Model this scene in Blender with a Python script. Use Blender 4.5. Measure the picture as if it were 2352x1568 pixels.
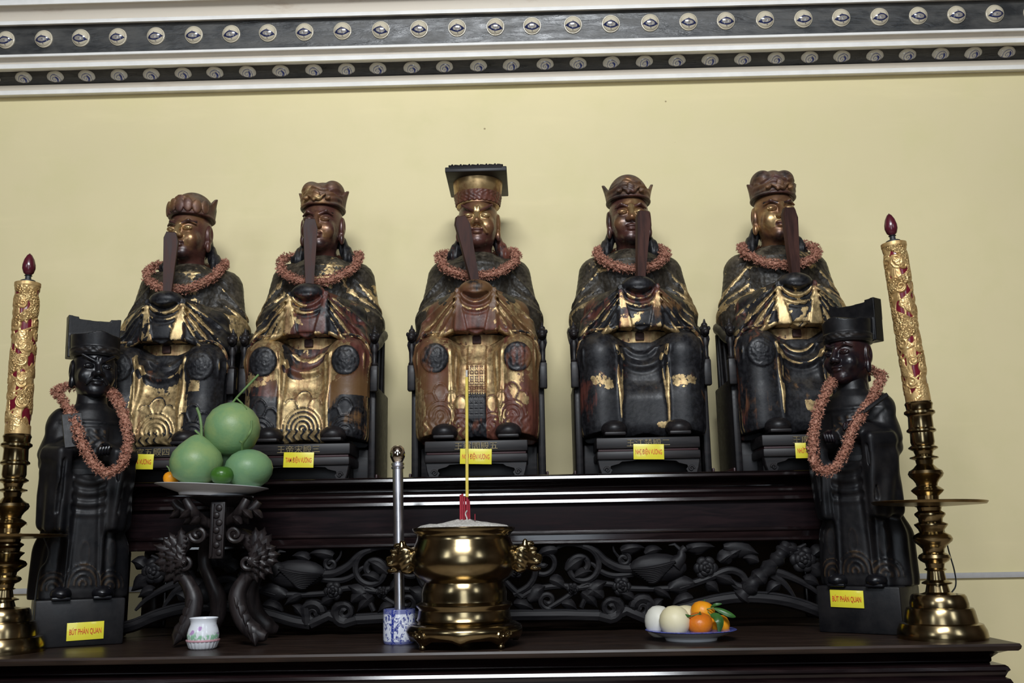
import bpy, bmesh, math, random
import numpy as np
from mathutils import Vector, Matrix, Euler

# ------------------------------------------------------------------ clear
for o in list(bpy.data.objects):
    bpy.data.objects.remove(o, do_unlink=True)
scene = bpy.context.scene
C = scene.collection
R = math.radians
random.seed(7)

# ------------------------------------------------------------------ camera
F_PX = 2243.0
CAM_Z = 1.45
cam_d = bpy.data.cameras.new('camera')
cam_d.sensor_width = 36.0
cam_d.lens = F_PX / 2352.0 * 36.0
cam = bpy.data.objects.new('camera', cam_d)
C.objects.link(cam)
CAM_R = (Matrix.Rotation(R(1.0), 3, 'Z') @ Matrix.Rotation(R(90 + 11.7), 3, 'X') @ Matrix.Rotation(R(-1.0), 3, 'Z'))
CAM_P = Vector((0, 0, CAM_Z))
cam.matrix_world = Matrix.Translation(CAM_P) @ CAM_R.to_4x4()
scene.camera = cam

# ------------------------------------------------------------------ world, lights, exposure
w = bpy.data.worlds.new('world'); scene.world = w
w.use_nodes = True
w.node_tree.nodes['Background'].inputs[0].default_value = (0.55, 0.62, 0.75, 1)
w.node_tree.nodes['Background'].inputs[1].default_value = 0.25

def area(name, loc, target, sx, sy, power, col):
    l = bpy.data.lights.new(name, 'AREA'); l.shape = 'RECTANGLE'
    l.size = sx; l.size_y = sy; l.energy = power; l.color = col
    o = bpy.data.objects.new(name, l); C.objects.link(o)
    o.location = loc
    o.rotation_euler = (Vector(target) - Vector(loc)).to_track_quat('-Z', 'Y').to_euler()
    return o
# daylight through the openings of the wall behind the visitor: a wide transom, the door below it, two side windows
area('daylight_transom', (-0.1, -0.86, 4.2), (-0.1, 3.5, 2.5), 2.0, 0.7, 92, (0.92, 0.96, 1.0))
area('daylight_door', (0.0, -0.86, 1.9), (0.0, 3.5, 1.9), 0.9, 1.6, 9, (0.80, 0.90, 1.0))
area('daylight_window_left', (-2.6, -0.86, 3.1), (-2.6, 3.5, 2.9), 0.7, 1.2, 9, (0.80, 0.90, 1.0))
area('daylight_window_right', (2.6, -0.86, 3.1), (2.6, 3.5, 2.9), 0.7, 1.2, 8, (0.80, 0.90, 1.0))

scene.view_settings.view_transform = 'Standard'
scene.view_settings.look = 'None'
scene.view_settings.gamma = 1.0
scene.view_settings.use_curve_mapping = False
scene.view_settings.exposure = 0.95

# ------------------------------------------------------------------ measuring helpers
def P(px, py, Y):
    """world point on the upright plane y = Y behind a pixel of the 2352x1568 frame"""
    d = CAM_R @ Vector(((px - 1176.0) / F_PX, (784.0 - py) / F_PX, -1.0))
    return CAM_P + d * (Y / d.y)
def S(px, py, Y):
    """metres per pixel there"""
    p = P(px, py, Y)
    return -((CAM_R.inverted() @ (p - CAM_P)).z) / F_PX

# ------------------------------------------------------------------ object helpers
def tag(o, label=None, cat=None, group=None, kind=None):
    if label: o['label'] = label
    if cat: o['category'] = cat
    if group: o['group'] = group
    if kind: o['kind'] = kind
    return o
def empty(name, loc=(0, 0, 0), rz=0.0, label=None, cat=None, group=None, parent=None):
    o = bpy.data.objects.new(name, None); C.objects.link(o)
    o.empty_display_size = 0.05
    o.location = loc; o.rotation_euler = (0, 0, rz)
    if parent: o.parent = parent
    return tag(o, label, cat, group)
def link(name, me, mat, parent=None):
    o = bpy.data.objects.new(name, me); C.objects.link(o)
    if mat is not None and not me.materials: me.materials.append(mat)
    if parent: o.parent = parent
    return o
def np_mesh(name, v, q, smooth=True, attrs=None):
    me = bpy.data.meshes.new(name)
    nv, nq = len(v), len(q)
    me.vertices.add(nv); me.vertices.foreach_set('co', np.ascontiguousarray(v, dtype=np.float32).ravel())
    k = q.shape[1]
    me.loops.add(nq * k); me.loops.foreach_set('vertex_index', np.ascontiguousarray(q, dtype=np.int32).ravel())
    me.polygons.add(nq)
    me.polygons.foreach_set('loop_start', np.arange(0, nq * k, k, dtype=np.int32))
    me.polygons.foreach_set('loop_total', np.full(nq, k, dtype=np.int32))
    me.update(calc_edges=True)
    if smooth: me.polygons.foreach_set('use_smooth', np.ones(nq, dtype=bool))
    for k_, a in (attrs or {}).items():
        at = me.attributes.new(k_, 'FLOAT', 'POINT')
        at.data.foreach_set('value', np.ascontiguousarray(a, dtype=np.float32))
    me.validate()
    return me

class MB:
    """collects shapes of ONE part, then links them as one mesh"""
    def __init__(self): self.bm = bmesh.new()
    def _xf(self, vs, M):
        for v in vs: v.co = M @ v.co
    def box(self, c, s, bevel=0.0, rot=None, seg=2, taper=None):
        r = bmesh.ops.create_cube(self.bm, size=1.0); vs = r['verts']
        for v in vs:
            v.co = Vector((v.co.x * s[0], v.co.y * s[1], v.co.z * s[2]))
            if taper and v.co.z > 0: v.co.x *= taper[0]; v.co.y *= taper[1]
        if bevel > 0:
            es = list({e for v in vs for e in v.link_edges})
            rb = bmesh.ops.bevel(self.bm, geom=es, offset=bevel, segments=seg, affect='EDGES', profile=0.5)
            vs = list({v for f in rb['faces'] for v in f.verts} | {v for v in vs if v.is_valid})
        M = Matrix.Translation(c)
        if rot is not None: M = M @ (Euler(rot).to_matrix().to_4x4())
        self._xf(vs, M); return self
    def lathe(self, prof, n=48, c=(0, 0, 0), M=None, wob=None):
        """prof: (radius, z) from bottom to top"""
        rings = []
        T = Matrix.Translation(c) if M is None else M
        for (r, z) in prof:
            if r < 1e-6:
                rings.append([self.bm.verts.new(T @ Vector((0, 0, z)))])
            else:
                ring = []
                for i in range(n):
                    a = 2 * math.pi * i / n
                    rr = r * (wob(a, z) if wob else 1.0)
                    ring.append(self.bm.verts.new(T @ Vector((rr * math.cos(a), rr * math.sin(a), z))))
                rings.append(ring)
        for A, B in zip(rings[:-1], rings[1:]):
            if len(A) == 1 and len(B) == 1: continue
            for i in range(n):
                j = (i + 1) % n
                if len(A) == 1: self.bm.faces.new((A[0], B[j], B[i]))
                elif len(B) == 1: self.bm.faces.new((A[i], A[j], B[0]))
                else: self.bm.faces.new((A[i], A[j], B[j], B[i]))
        for ring, rev in ((rings[0], True), (rings[-1], False)):
            if len(ring) > 1: self.bm.faces.new(list(reversed(ring)) if rev else ring)
        return self
    def tube(self, pts, rad, n=10, cap=True, flat=1.0):
        pts = [Vector(p) for p in pts]
        m = len(pts)
        rad = [rad] * m if isinstance(rad, (int, float)) else list(rad)
        up = Vector((0, 0, 1)); rings = []
        prev = None
        for i in range(m):
            t = (pts[min(i + 1, m - 1)] - pts[max(i - 1, 0)])
            if t.length < 1e-9: t = Vector((0, 0, 1))
            t.normalize()
            if prev is None:
                a = t.cross(Vector((0, 1, 0)))
                if a.length < 0.05: a = t.cross(Vector((1, 0, 0)))
            else:
                a = prev - t * prev.dot(t)
                if a.length < 1e-6: a = t.cross(Vector((0, 1, 0)))
            a.normalize(); prev = a
            b = t.cross(a)
            rings.append([self.bm.verts.new(pts[i] + a * math.cos(2 * math.pi * k / n) * rad[i] + b * math.sin(2 * math.pi * k / n) * rad[i] * flat) for k in range(n)])
        for A, B in zip(rings[:-1], rings[1:]):
            for k in range(n):
                self.bm.faces.new((A[k], A[(k + 1) % n], B[(k + 1) % n], B[k]))
        if cap:
            self.bm.faces.new(list(reversed(rings[0]))); self.bm.faces.new(rings[-1])
        return self
    def ball(self, c, r, n=16, rot=None):
        r3 = (r, r, r) if isinstance(r, (int, float)) else r
        q = bmesh.ops.create_uvsphere(self.bm, u_segments=n, v_segments=max(6, n // 2), radius=1.0)
        M = Matrix.Translation(c)
        if rot is not None: M = M @ Euler(rot).to_matrix().to_4x4()
        M = M @ Matrix.Diagonal((*r3, 1))
        self._xf(q['verts'], M); return self
    def prism(self, outline, th, M=None, bev=0.0):
        """outline in local x,z ; thickness along y, centred; bev rounds the front and back rim"""
        M = M or Matrix.Identity(4)
        n = len(outline)
        cx = sum(p[0] for p in outline) / n; cz = sum(p[1] for p in outline) / n
        def ring(y, ins):
            out = []
            for (x, z) in outline:
                dx, dz = x - cx, z - cz
                L = math.hypot(dx, dz) or 1
                f = max(0.2, (L - ins) / L)
                out.append(self.bm.verts.new(M @ Vector((cx + dx * f, y, cz + dz * f))))
            return out
        if bev > 0: rings = [ring(-th / 2, bev), ring(-th / 2 + bev, 0), ring(th / 2, 0)]
        else: rings = [ring(-th / 2, 0), ring(th / 2, 0)]
        for A, B in zip(rings[:-1], rings[1:]):
            for i in range(n):
                self.bm.faces.new((A[i], A[(i + 1) % n], B[(i + 1) % n], B[i]))
        self.bm.faces.new(list(reversed(rings[0]))); self.bm.faces.new(rings[-1])
        return self
    def ring_profile(self, x0, x1, y0, y1, prof):
        """moulding running round a rectangle; prof: (outset, z) bottom to top"""
        rings = []
        for (o, z) in prof:
            rings.append([self.bm.verts.new((x, y, z)) for x, y in ((x0 - o, y0 - o), (x1 + o, y0 - o), (x1 + o, y1 + o), (x0 - o, y1 + o))])
        for A, B in zip(rings[:-1], rings[1:]):
            for i in range(4):
                self.bm.faces.new((A[i], A[(i + 1) % 4], B[(i + 1) % 4], B[i]))
        self.bm.faces.new(list(reversed(rings[0]))); self.bm.faces.new(rings[-1])
        return self
    def build(self, name, mat, parent=None, smooth=True, angle=40):
        bmesh.ops.recalc_face_normals(self.bm, faces=self.bm.faces)
        me = bpy.data.meshes.new(name); self.bm.to_mesh(me); self.bm.free()
        if smooth:
            me.polygons.foreach_set('use_smooth', [True] * len(me.polygons))
            me.set_sharp_from_angle(angle=R(angle))
        return link(name, me, mat, parent)

def cr(pts, n=8):
    """Catmull-Rom through points"""
    pts = [Vector(p) for p in pts]; out = []
    for i in range(len(pts) - 1):
        p0 = pts[max(i - 1, 0)]; p1 = pts[i]; p2 = pts[i + 1]; p3 = pts[min(i + 2, len(pts) - 1)]
        for k in range(n):
            t = k / n
            out.append(0.5 * ((2 * p1) + (p2 - p0) * t + (2 * p0 - 5 * p1 + 4 * p2 - p3) * t * t + (3 * p1 - p0 - 3 * p2 + p3) * t ** 3))
    out.append(pts[-1]); return out
def lerp_list(vals, n):
    m = len(vals) - 1
    return [vals[min(int(i / (n - 1) * m), m - 1)] + (vals[min(int(i / (n - 1) * m), m - 1) + 1] - vals[min(int(i / (n - 1) * m), m - 1)]) * (i / (n - 1) * m - min(int(i / (n - 1) * m), m - 1)) for i in range(n)]

def text_mesh(s, size, depth, xs=1.0, bold=0.0):
    cu = bpy.data.curves.new('txt', 'FONT'); cu.body = s; cu.size = size; cu.extrude = depth
    cu.align_x = 'CENTER'; cu.align_y = 'CENTER'; cu.offset = bold; cu.resolution_u = 3
    ob = bpy.data.objects.new('txt', cu); C.objects.link(ob)
    dg = bpy.context.evaluated_depsgraph_get()
    me = bpy.data.meshes.new_from_object(ob.evaluated_get(dg))
    bpy.data.objects.remove(ob); bpy.data.curves.remove(cu)
    me.transform(Matrix(((xs, 0, 0, 0), (0, 0, -1, 0), (0, 1, 0, 0), (0, 0, 0, 1))))   # stand it up facing -y
    xsn = [v.co.x for v in me.vertices]; zsn = [v.co.z for v in me.vertices]
    if xsn:
        me.transform(Matrix.Translation((-(max(xsn) + min(xsn)) / 2, 0, -(max(zsn) + min(zsn)) / 2)))
    me.materials.clear()
    return me

# ------------------------------------------------------------------ carving by signed distance
class SDF:
    def __init__(self, lo, hi, h):
        self.lo = np.array(lo, np.float32); self.h = h
        n = np.ceil((np.array(hi) - np.array(lo)) / h).astype(int) + 1
        self.ax = [(self.lo[i] + h * np.arange(n[i])).astype(np.float32) for i in range(3)]
        self.d = np.full(n, 0.5, np.float32)
    def sub(self, lo, hi, m):
        sl = []; g = []
        for i in range(3):
            a = int(max(0, math.floor((lo[i] - m - self.lo[i]) / self.h)))
            b = int(min(len(self.ax[i]), math.ceil((hi[i] + m - self.lo[i]) / self.h) + 1))
            if b <= a: return None
            sl.append(slice(a, b))
            sh = [1, 1, 1]; sh[i] = b - a
            g.append(self.ax[i][a:b].reshape(sh))
        return tuple(sl), g
    def op(self, prim, k=0.0, mode='add'):
        f, lo, hi = prim
        r = self.sub(lo, hi, k + 3 * self.h)
        if r is None: return self
        s, (X, Y, Z) = r
        v = f(X, Y, Z).astype(np.float32); d = self.d[s]
        if mode == 'add':
            if k > 0:
                h = np.clip(0.5 + 0.5 * (d - v) / k, 0, 1); self.d[s] = d + (v - d) * h - k * h * (1 - h)
            else: self.d[s] = np.minimum(d, v)
        elif mode == 'cut':
            if k > 0:
                h = np.clip(0.5 - 0.5 * (d + v) / k, 0, 1); self.d[s] = d + (-v - d) * h + k * h * (1 - h)
            else: self.d[s] = np.maximum(d, -v)
        return self
    def add(self, prim, k=0.0): return self.op(prim, k, 'add')
    def cut(self, prim, k=0.0): return self.op(prim, k, 'cut')
    def disp(self, f, lo, hi):
        r = self.sub(lo, hi, 0)
        s, (X, Y, Z) = r
        self.d[s] -= f(X, Y, Z).astype(np.float32); return self
    def clip(self, f):
        """keep only where f < 0"""
        X = self.ax[0].reshape(-1, 1, 1); Y = self.ax[1].reshape(1, -1, 1); Z = self.ax[2].reshape(1, 1, -1)
        self.d = np.maximum(self.d, f(X, Y, Z).astype(np.float32)); return self
    def mesh(self):
        d = self.d.copy()
        for ax in range(3):
            for e in (0, -1):
                ix = [slice(None)] * 3; ix[ax] = e
                d[tuple(ix)] = np.maximum(d[tuple(ix)], 1e-4)
        s = d < 0
        n = np.array(d.shape)
        cnt = np.zeros(n - 1, np.int8)
        for i in (0, 1):
            for j in (0, 1):
                for k in (0, 1):
                    cnt += s[i:n[0] - 1 + i, j:n[1] - 1 + j, k:n[2] - 1 + k]
        act = (cnt > 0) & (cnt < 8)
        idx = np.argwhere(act)
        I = np.full(n - 1, -1, np.int32); I[act] = np.arange(len(idx))
        acc = np.zeros((len(idx), 3), np.float32); num = np.zeros(len(idx), np.float32)
        cor = {}
        for i in (0, 1):
            for j in (0, 1):
                for k in (0, 1):
                    cor[(i, j, k)] = d[idx[:, 0] + i, idx[:, 1] + j, idx[:, 2] + k]
        for c, v in cor.items():
            for ax in range(3):
                if c[ax] == 0:
                    c2 = list(c); c2[ax] = 1; u = cor[tuple(c2)]
                    m = (v < 0) != (u < 0)
                    t = np.where(m, v / np.where(m, v - u, 1), 0)
                    p = np.zeros((len(idx), 3), np.float32); p[:] = c
                    p[:, ax] += t
                    acc += p * m[:, None]; num += m
        v = (idx + acc / num[:, None]) * self.h + self.lo
        quads = []
        for ax in range(3):
            b, c = (ax + 1) % 3, (ax + 2) % 3
            sl0 = [slice(1, -1)] * 3; sl1 = [slice(1, -1)] * 3
            sl0[ax] = slice(0, -1); sl1[ax] = slice(1, None)
            A = s[tuple(sl0)]; B = s[tuple(sl1)]
            e = np.argwhere(A != B)
            if len(e) == 0: continue
            inside = A[e[:, 0], e[:, 1], e[:, 2]]
            off = np.ones(3, int); off[ax] = 0
            e = e + off
            def cell(db, dc):
                q = e.copy(); q[:, b] -= db; q[:, c] -= dc
                return I[q[:, 0], q[:, 1], q[:, 2]]
            q = np.stack([cell(1, 1), cell(0, 1), cell(0, 0), cell(1, 0)], 1)
            q[~inside] = q[~inside][:, ::-1]
            quads.append(q)
        q = np.concatenate(quads); q = q[(q >= 0).all(1)]
        return v, q
def npv(X): return np.asarray(X)
def ell(c, r, rot=None):
    c = np.array(c, float); r = np.array(r, float)
    if rot is None: ext = r
    else: ext = np.full(3, r.max())
    Rm = None if rot is None else np.array(Euler(rot).to_matrix()).T
    def f(X, Y, Z):
        x, y, z = X - c[0], Y - c[1], Z - c[2]
        if Rm is not None:
            x, y, z = Rm[0, 0] * x + Rm[0, 1] * y + Rm[0, 2] * z, Rm[1, 0] * x + Rm[1, 1] * y + Rm[1, 2] * z, Rm[2, 0] * x + Rm[2, 1] * y + Rm[2, 2] * z
        k0 = np.sqrt((x / r[0]) ** 2 + (y / r[1]) ** 2 + (z / r[2]) ** 2)
        k1 = np.sqrt((x / r[0] ** 2) ** 2 + (y / r[1] ** 2) ** 2 + (z / r[2] ** 2) ** 2) + 1e-6
        return k0 * (k0 - 1) / k1
    return f, c - ext, c + ext
def cone(a, b, ra, rb=None):
    rb = ra if rb is None else rb
    a = np.array(a, float); b = np.array(b, float); L = b - a; ll = (L * L).sum()
    def f(X, Y, Z):
        t = np.clip(((X - a[0]) * L[0] + (Y - a[1]) * L[1] + (Z - a[2]) * L[2]) / ll, 0, 1)
        return np.sqrt((X - a[0] - t * L[0]) ** 2 + (Y - a[1] - t * L[1]) ** 2 + (Z - a[2] - t * L[2]) ** 2) - (ra + (rb - ra) * t)
    m = max(ra, rb)
    return f, np.minimum(a, b) - m, np.maximum(a, b) + m
def rbox(c, half, r, rot=None):
    c = np.array(c, float); hf = np.array(half, float)
    Rm = None if rot is None else np.array(Euler(rot).to_matrix()).T
    ext = hf if rot is None else np.full(3, np.linalg.norm(hf))
    def f(X, Y, Z):
        x, y, z = X - c[0], Y - c[1], Z - c[2]
        if Rm is not None:
            x, y, z = Rm[0, 0] * x + Rm[0, 1] * y + Rm[0, 2] * z, Rm[1, 0] * x + Rm[1, 1] * y + Rm[1, 2] * z, Rm[2, 0] * x + Rm[2, 1] * y + Rm[2, 2] * z
        qx, qy, qz = np.abs(x) - hf[0] + r, np.abs(y) - hf[1] + r, np.abs(z) - hf[2] + r
        return np.sqrt(np.maximum(qx, 0) ** 2 + np.maximum(qy, 0) ** 2 + np.maximum(qz, 0) ** 2) + np.minimum(np.maximum(np.maximum(qx, qy), qz), 0) - r
    return f, c - ext, c + ext
def sst(a, b, x):
    t = np.clip((x - a) / (b - a), 0, 1); return t * t * (3 - 2 * t)

# ------------------------------------------------------------------ materials
class NT:
    def __init__(self, name):
        self.m = bpy.data.materials.new(name); self.m.use_nodes = True
        self.t = self.m.node_tree; self.b = self.t.nodes['Principled BSDF']
    def n(self, typ, **kw):
        nd = self.t.nodes.new(typ)
        for k, v in kw.items(): setattr(nd, k, v)
        return nd
    def l(self, a, b): self.t.links.new(a, b)
    def put(self, sock, v):
        if hasattr(v, 'is_linked') or hasattr(v, 'links'): self.l(v, sock)
        else: sock.default_value = v
    def math(self, op, a, b=None, c=None, clamp=False):
        nd = self.n('ShaderNodeMath', operation=op, use_clamp=clamp)
        for i, v in enumerate((a, b, c)):
            if v is not None: self.put(nd.inputs[i], v)
        return nd.outputs[0]
    def coord(self, which='Object', scale=None, loc=None, rot=None):
        tc = self.n('ShaderNodeTexCoord'); o = tc.outputs[which]
        if scale is not None or loc is not None or rot is not None:
            mp = self.n('ShaderNodeMapping')
            if scale is not None: mp.inputs['Scale'].default_value = scale if not isinstance(scale, (int, float)) else (scale,) * 3
            if loc is not None: mp.inputs['Location'].default_value = loc
            if rot is not None: mp.inputs['Rotation'].default_value = rot
            self.l(o, mp.inputs[0]); o = mp.outputs[0]
        return o
    def noise(self, vec, scale, detail=4, rough=0.55, dist=0.0):
        nd = self.n('ShaderNodeTexNoise'); self.l(vec, nd.inputs['Vector'])
        nd.inputs['Scale'].default_value = scale; nd.inputs['Detail'].default_value = detail
        nd.inputs['Roughness'].default_value = rough; nd.inputs['Distortion'].default_value = dist
        return nd.outputs['Fac']
    def range(self, v, a, b, c=0.0, d=1.0, smooth=True):
        nd = self.n('ShaderNodeMapRange'); nd.interpolation_type = 'SMOOTHSTEP' if smooth else 'LINEAR'
        self.put(nd.inputs[0], v)
        for i, x in enumerate((a, b, c, d)): nd.inputs[1 + i].default_value = x
        return nd.outputs[0]
    def mix(self, f, a, b, blend='MIX'):
        nd = self.n('ShaderNodeMix', data_type='RGBA', blend_type=blend)
        self.put(nd.inputs[0], f)
        self.put(nd.inputs[6], a if not isinstance(a, tuple) else (*a[:3], 1)); self.put(nd.inputs[7], b if not isinstance(b, tuple) else (*b[:3], 1))
        return nd.outputs[2]
    def attr(self, name):
        nd = self.n('ShaderNodeAttribute'); nd.attribute_name = name; return nd.outputs['Fac']
    def bump(self, h, strength=0.3, dist=0.01):
        nd = self.n('ShaderNodeBump'); nd.inputs['Strength'].default_value = strength; nd.inputs['Distance'].default_value = dist
        self.l(h, nd.inputs['Height']); self.l(nd.outputs[0], self.b.inputs['Normal'])
    def set(self, **kw):
        nm = dict(color='Base Color', rough='Roughness', metal='Metallic', spec='Specular IOR Level', coat='Coat Weight', coatr='Coat Roughness', sss='Subsurface Weight', trans='Transmission Weight')
        for k, v in kw.items():
            self.put(self.b.inputs[nm[k]], (*v[:3], 1) if isinstance(v, tuple) else v)
        return self.m

def simple(name, col, rough=0.5, metal=0.0, var=0.12, vs=30, bump=0.0, spec=0.5, coat=0.0):
    t = NT(name); co = t.coord()
    nz = t.noise(co, vs, 5)
    dark = tuple(c * (1 - var) for c in col); lite = tuple(min(1, c * (1 + var)) for c in col)
    c = t.mix(t.range(nz, 0.3, 0.7), dark, lite)
    if bump: t.bump(nz, bump, 0.004)
    return t.set(color=c, rough=t.range(nz, 0.2, 0.8, rough * 0.9, rough * 1.1), metal=metal, spec=spec, coat=coat, coatr=0.1)

def dark_wood(name, a=(0.012, 0.006, 0.006), b=(0.035, 0.016, 0.013), rough=0.3, axis='x', spec=0.5):
    t = NT(name)
    sc = {'x': (3, 30, 30), 'z': (30, 30, 3)}[axis]
    co = t.coord(scale=sc)
    nz = t.noise(co, 2.0, 7, 0.6, 0.6)
    big = t.noise(t.coord(), 3.0, 3)
    f = t.math('MULTIPLY', t.range(nz, 0.3, 0.75), t.range(big, 0.2, 0.8, 0.5, 1.0))
    t.bump(nz, 0.08, 0.002)
    return t.set(color=t.mix(f, a, b), rough=t.range(nz, 0.2, 0.8, rough * 0.85, rough * 1.2), spec=spec)

def gilt(name, seed, gold=0.0, red=0.0, goldc=(0.58, 0.42, 0.205), redc=(0.085, 0.026, 0.020), blackc=(0.007, 0.007, 0.0085), s=6.0, metal=0.72, dust=0.25, tex=0.25):
    """black lacquer, red ground and worn gold leaf; 'gilt' and 'red' attributes say where the carving is gilded"""
    t = NT(name)
    co = t.coord(loc=(seed * 3.1, seed * 1.7, seed * 2.3))
    n1 = t.noise(co, s, 6, 0.6, 0.5)
    n2 = t.noise(t.coord(loc=(seed * 1.3 + 5, seed * 2.9, seed)), s * 0.8, 5, 0.6, 0.8)
    fine = t.noise(co, 70, 4, 0.6)
    vert = t.noise(t.coord(scale=(34, 34, 5), loc=(seed, 0, 0)), 1.6, 4, 0.6)
    g = t.math('ADD', t.math('ADD', n1, t.math('MULTIPLY', t.attr('gilt'), 0.5)), gold)
    g = t.math('ADD', g, t.math('MULTIPLY', t.math('SUBTRACT', fine, 0.5), 0.12))
    gm = t.range(g, 0.54, 0.558)
    r = t.math('ADD', t.math('ADD', n2, t.math('MULTIPLY', t.attr('red'), 0.5)), red)
    r = t.math('ADD', r, t.math('MULTIPLY', t.math('SUBTRACT', vert, 0.5), 0.3))
    rm = t.range(r, 0.50, 0.60)
    blk = t.mix(t.range(fine, 0.35, 0.7), blackc, tuple(c * 1.9 + 0.003 for c in blackc))
    rd = t.mix(t.range(vert, 0.3, 0.7), tuple(c * 0.55 for c in redc), tuple(min(1, c * 1.35) for c in redc))
    brn = t.noise(t.coord(loc=(seed, 7 + seed, 2)), s * 0.55, 4, 0.55)
    rd = t.mix(t.range(brn, 0.42, 0.62), rd, (0.135, 0.070, 0.028))
    base = t.mix(rm, blk, rd)
    gd = t.mix(t.range(fine, 0.3, 0.72), tuple(c * 0.55 for c in goldc), tuple(min(1, c * 1.12) for c in goldc))
    gd = t.mix(t.range(t.math('ADD', vert, t.math('MULTIPLY', rm, 0.12)), 0.50, 0.78, 0, 0.75), gd, (0.24, 0.115, 0.055))
    col = t.mix(gm, base, gd)
    # dust settles in the carving
    dn = t.math('MULTIPLY', t.range(t.noise(co, 22, 6, 0.65), 0.42, 0.72), dust)
    geo = t.n('ShaderNodeNewGeometry'); sep = t.n('ShaderNodeSeparateXYZ'); t.l(geo.outputs['Normal'], sep.inputs[0])
    dm = t.math('MULTIPLY', dn, t.range(sep.outputs[2], -0.2, 0.8))
    col = t.mix(dm, col, (0.17, 0.135, 0.09))
    vo = t.n('ShaderNodeTexVoronoi'); vo.inputs['Scale'].default_value = 75; t.l(co, vo.inputs['Vector'])
    hh = t.math('ADD', t.math('MULTIPLY', vo.outputs['Distance'], t.math('ADD', t.attr('cloth'), 0.05)), t.math('MULTIPLY', gm, 0.25))
    hh = t.math('ADD', hh, t.math('MULTIPLY', fine, 0.3))
    t.bump(hh, tex, 0.006)
    mt = t.math('MULTIPLY', t.math('MULTIPLY', gm, metal), t.math('SUBTRACT', 1.0, dm))
    rg = t.math('ADD', t.range(fine, 0.3, 0.7, 0.36, 0.52), t.math('MULTIPLY', dm, 0.4))
    return t.set(color=col, rough=rg, metal=mt, spec=0.34)

def bronze(name, seed, gold=0.0, maroon=0.0, dust=0.15, rough=0.30):
    """rubbed lacquer face: dark maroon, brown and thin gold that fade into each other"""
    t = NT(name); co = t.coord(loc=(seed * 2.1, seed, seed * 1.4))
    n1 = t.noise(co, 9, 5, 0.55, 0.4); n2 = t.noise(t.coord(loc=(seed, 3, seed)), 13, 5, 0.6); fine = t.noise(co, 80, 4, 0.6)
    g = t.math('ADD', t.math('ADD', n1, t.math('MULTIPLY', t.attr('gilt'), 0.45)), gold)
    c = t.mix(t.range(t.math('ADD', n2, maroon), 0.38, 0.66), (0.018, 0.010, 0.010), (0.090, 0.034, 0.026))
    c = t.mix(t.range(g, 0.42, 0.66), c, (0.25, 0.125, 0.055))
    gm = t.range(g, 0.60, 0.70)
    c = t.mix(t.math('MULTIPLY', gm, 0.85), c, (0.50, 0.345, 0.16))
    c = t.mix(t.range(t.attr('gilt'), -0.35, -0.6), c, (0.012, 0.009, 0.009))
    geo = t.n('ShaderNodeNewGeometry'); sep = t.n('ShaderNodeSeparateXYZ'); t.l(geo.outputs['Normal'], sep.inputs[0])
    dm = t.math('MULTIPLY', t.math('MULTIPLY', t.range(t.noise(co, 26, 6, 0.65), 0.35, 0.7), dust), t.range(sep.outputs[2], -0.2, 0.8))
    c = t.mix(dm, c, (0.15, 0.12, 0.085))
    t.bump(t.math('ADD', fine, t.math('MULTIPLY', n2, 0.6)), 0.10, 0.004)
    return t.set(color=c, rough=t.math('ADD', t.range(fine, 0.3, 0.7, rough * 0.85, rough * 1.25), t.math('MULTIPLY', dm, 0.5)), metal=t.math('MULTIPLY', t.range(g, 0.45, 0.7, 0.15, 0.7), t.math('SUBTRACT', 1.0, dm)), spec=0.5)

def plaster(name, col, stain):
    t = NT(name); co = t.coord()
    big = t.noise(co, 0.9, 4, 0.5); mid = t.noise(co, 4.0, 6, 0.6); fine = t.noise(co, 60, 4, 0.6)
    c = t.mix(t.range(big, 0.3, 0.7), tuple(x * 0.93 for x in col), col)
    c = t.mix(t.range(mid, 0.42, 0.75, 0, 0.6), c, stain)
    streak = t.noise(t.coord(scale=(1.2, 1, 9)), 1.5, 5, 0.6)
    c = t.mix(t.range(streak, 0.55, 0.8, 0, 0.22), c, tuple(min(1, x * 1.12) for x in col))
    sp = t.n('ShaderNodeTexVoronoi'); sp.inputs['Scale'].default_value = 5.0; t.l(co, sp.inputs['Vector'])
    spn = t.math('MULTIPLY', t.range(sp.outputs['Distance'], 0.018, 0.03, 1, 0), t.range(mid, 0.47, 0.50))
    c = t.mix(t.math('MULTIPLY', spn, 0.75), c, (0.25, 0.17, 0.08))
    t.bump(t.math('ADD', mid, t.math('MULTIPLY', fine, 0.25)), 0.10, 0.006)
    return t.set(color=c, rough=0.75, spec=0.25)

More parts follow.
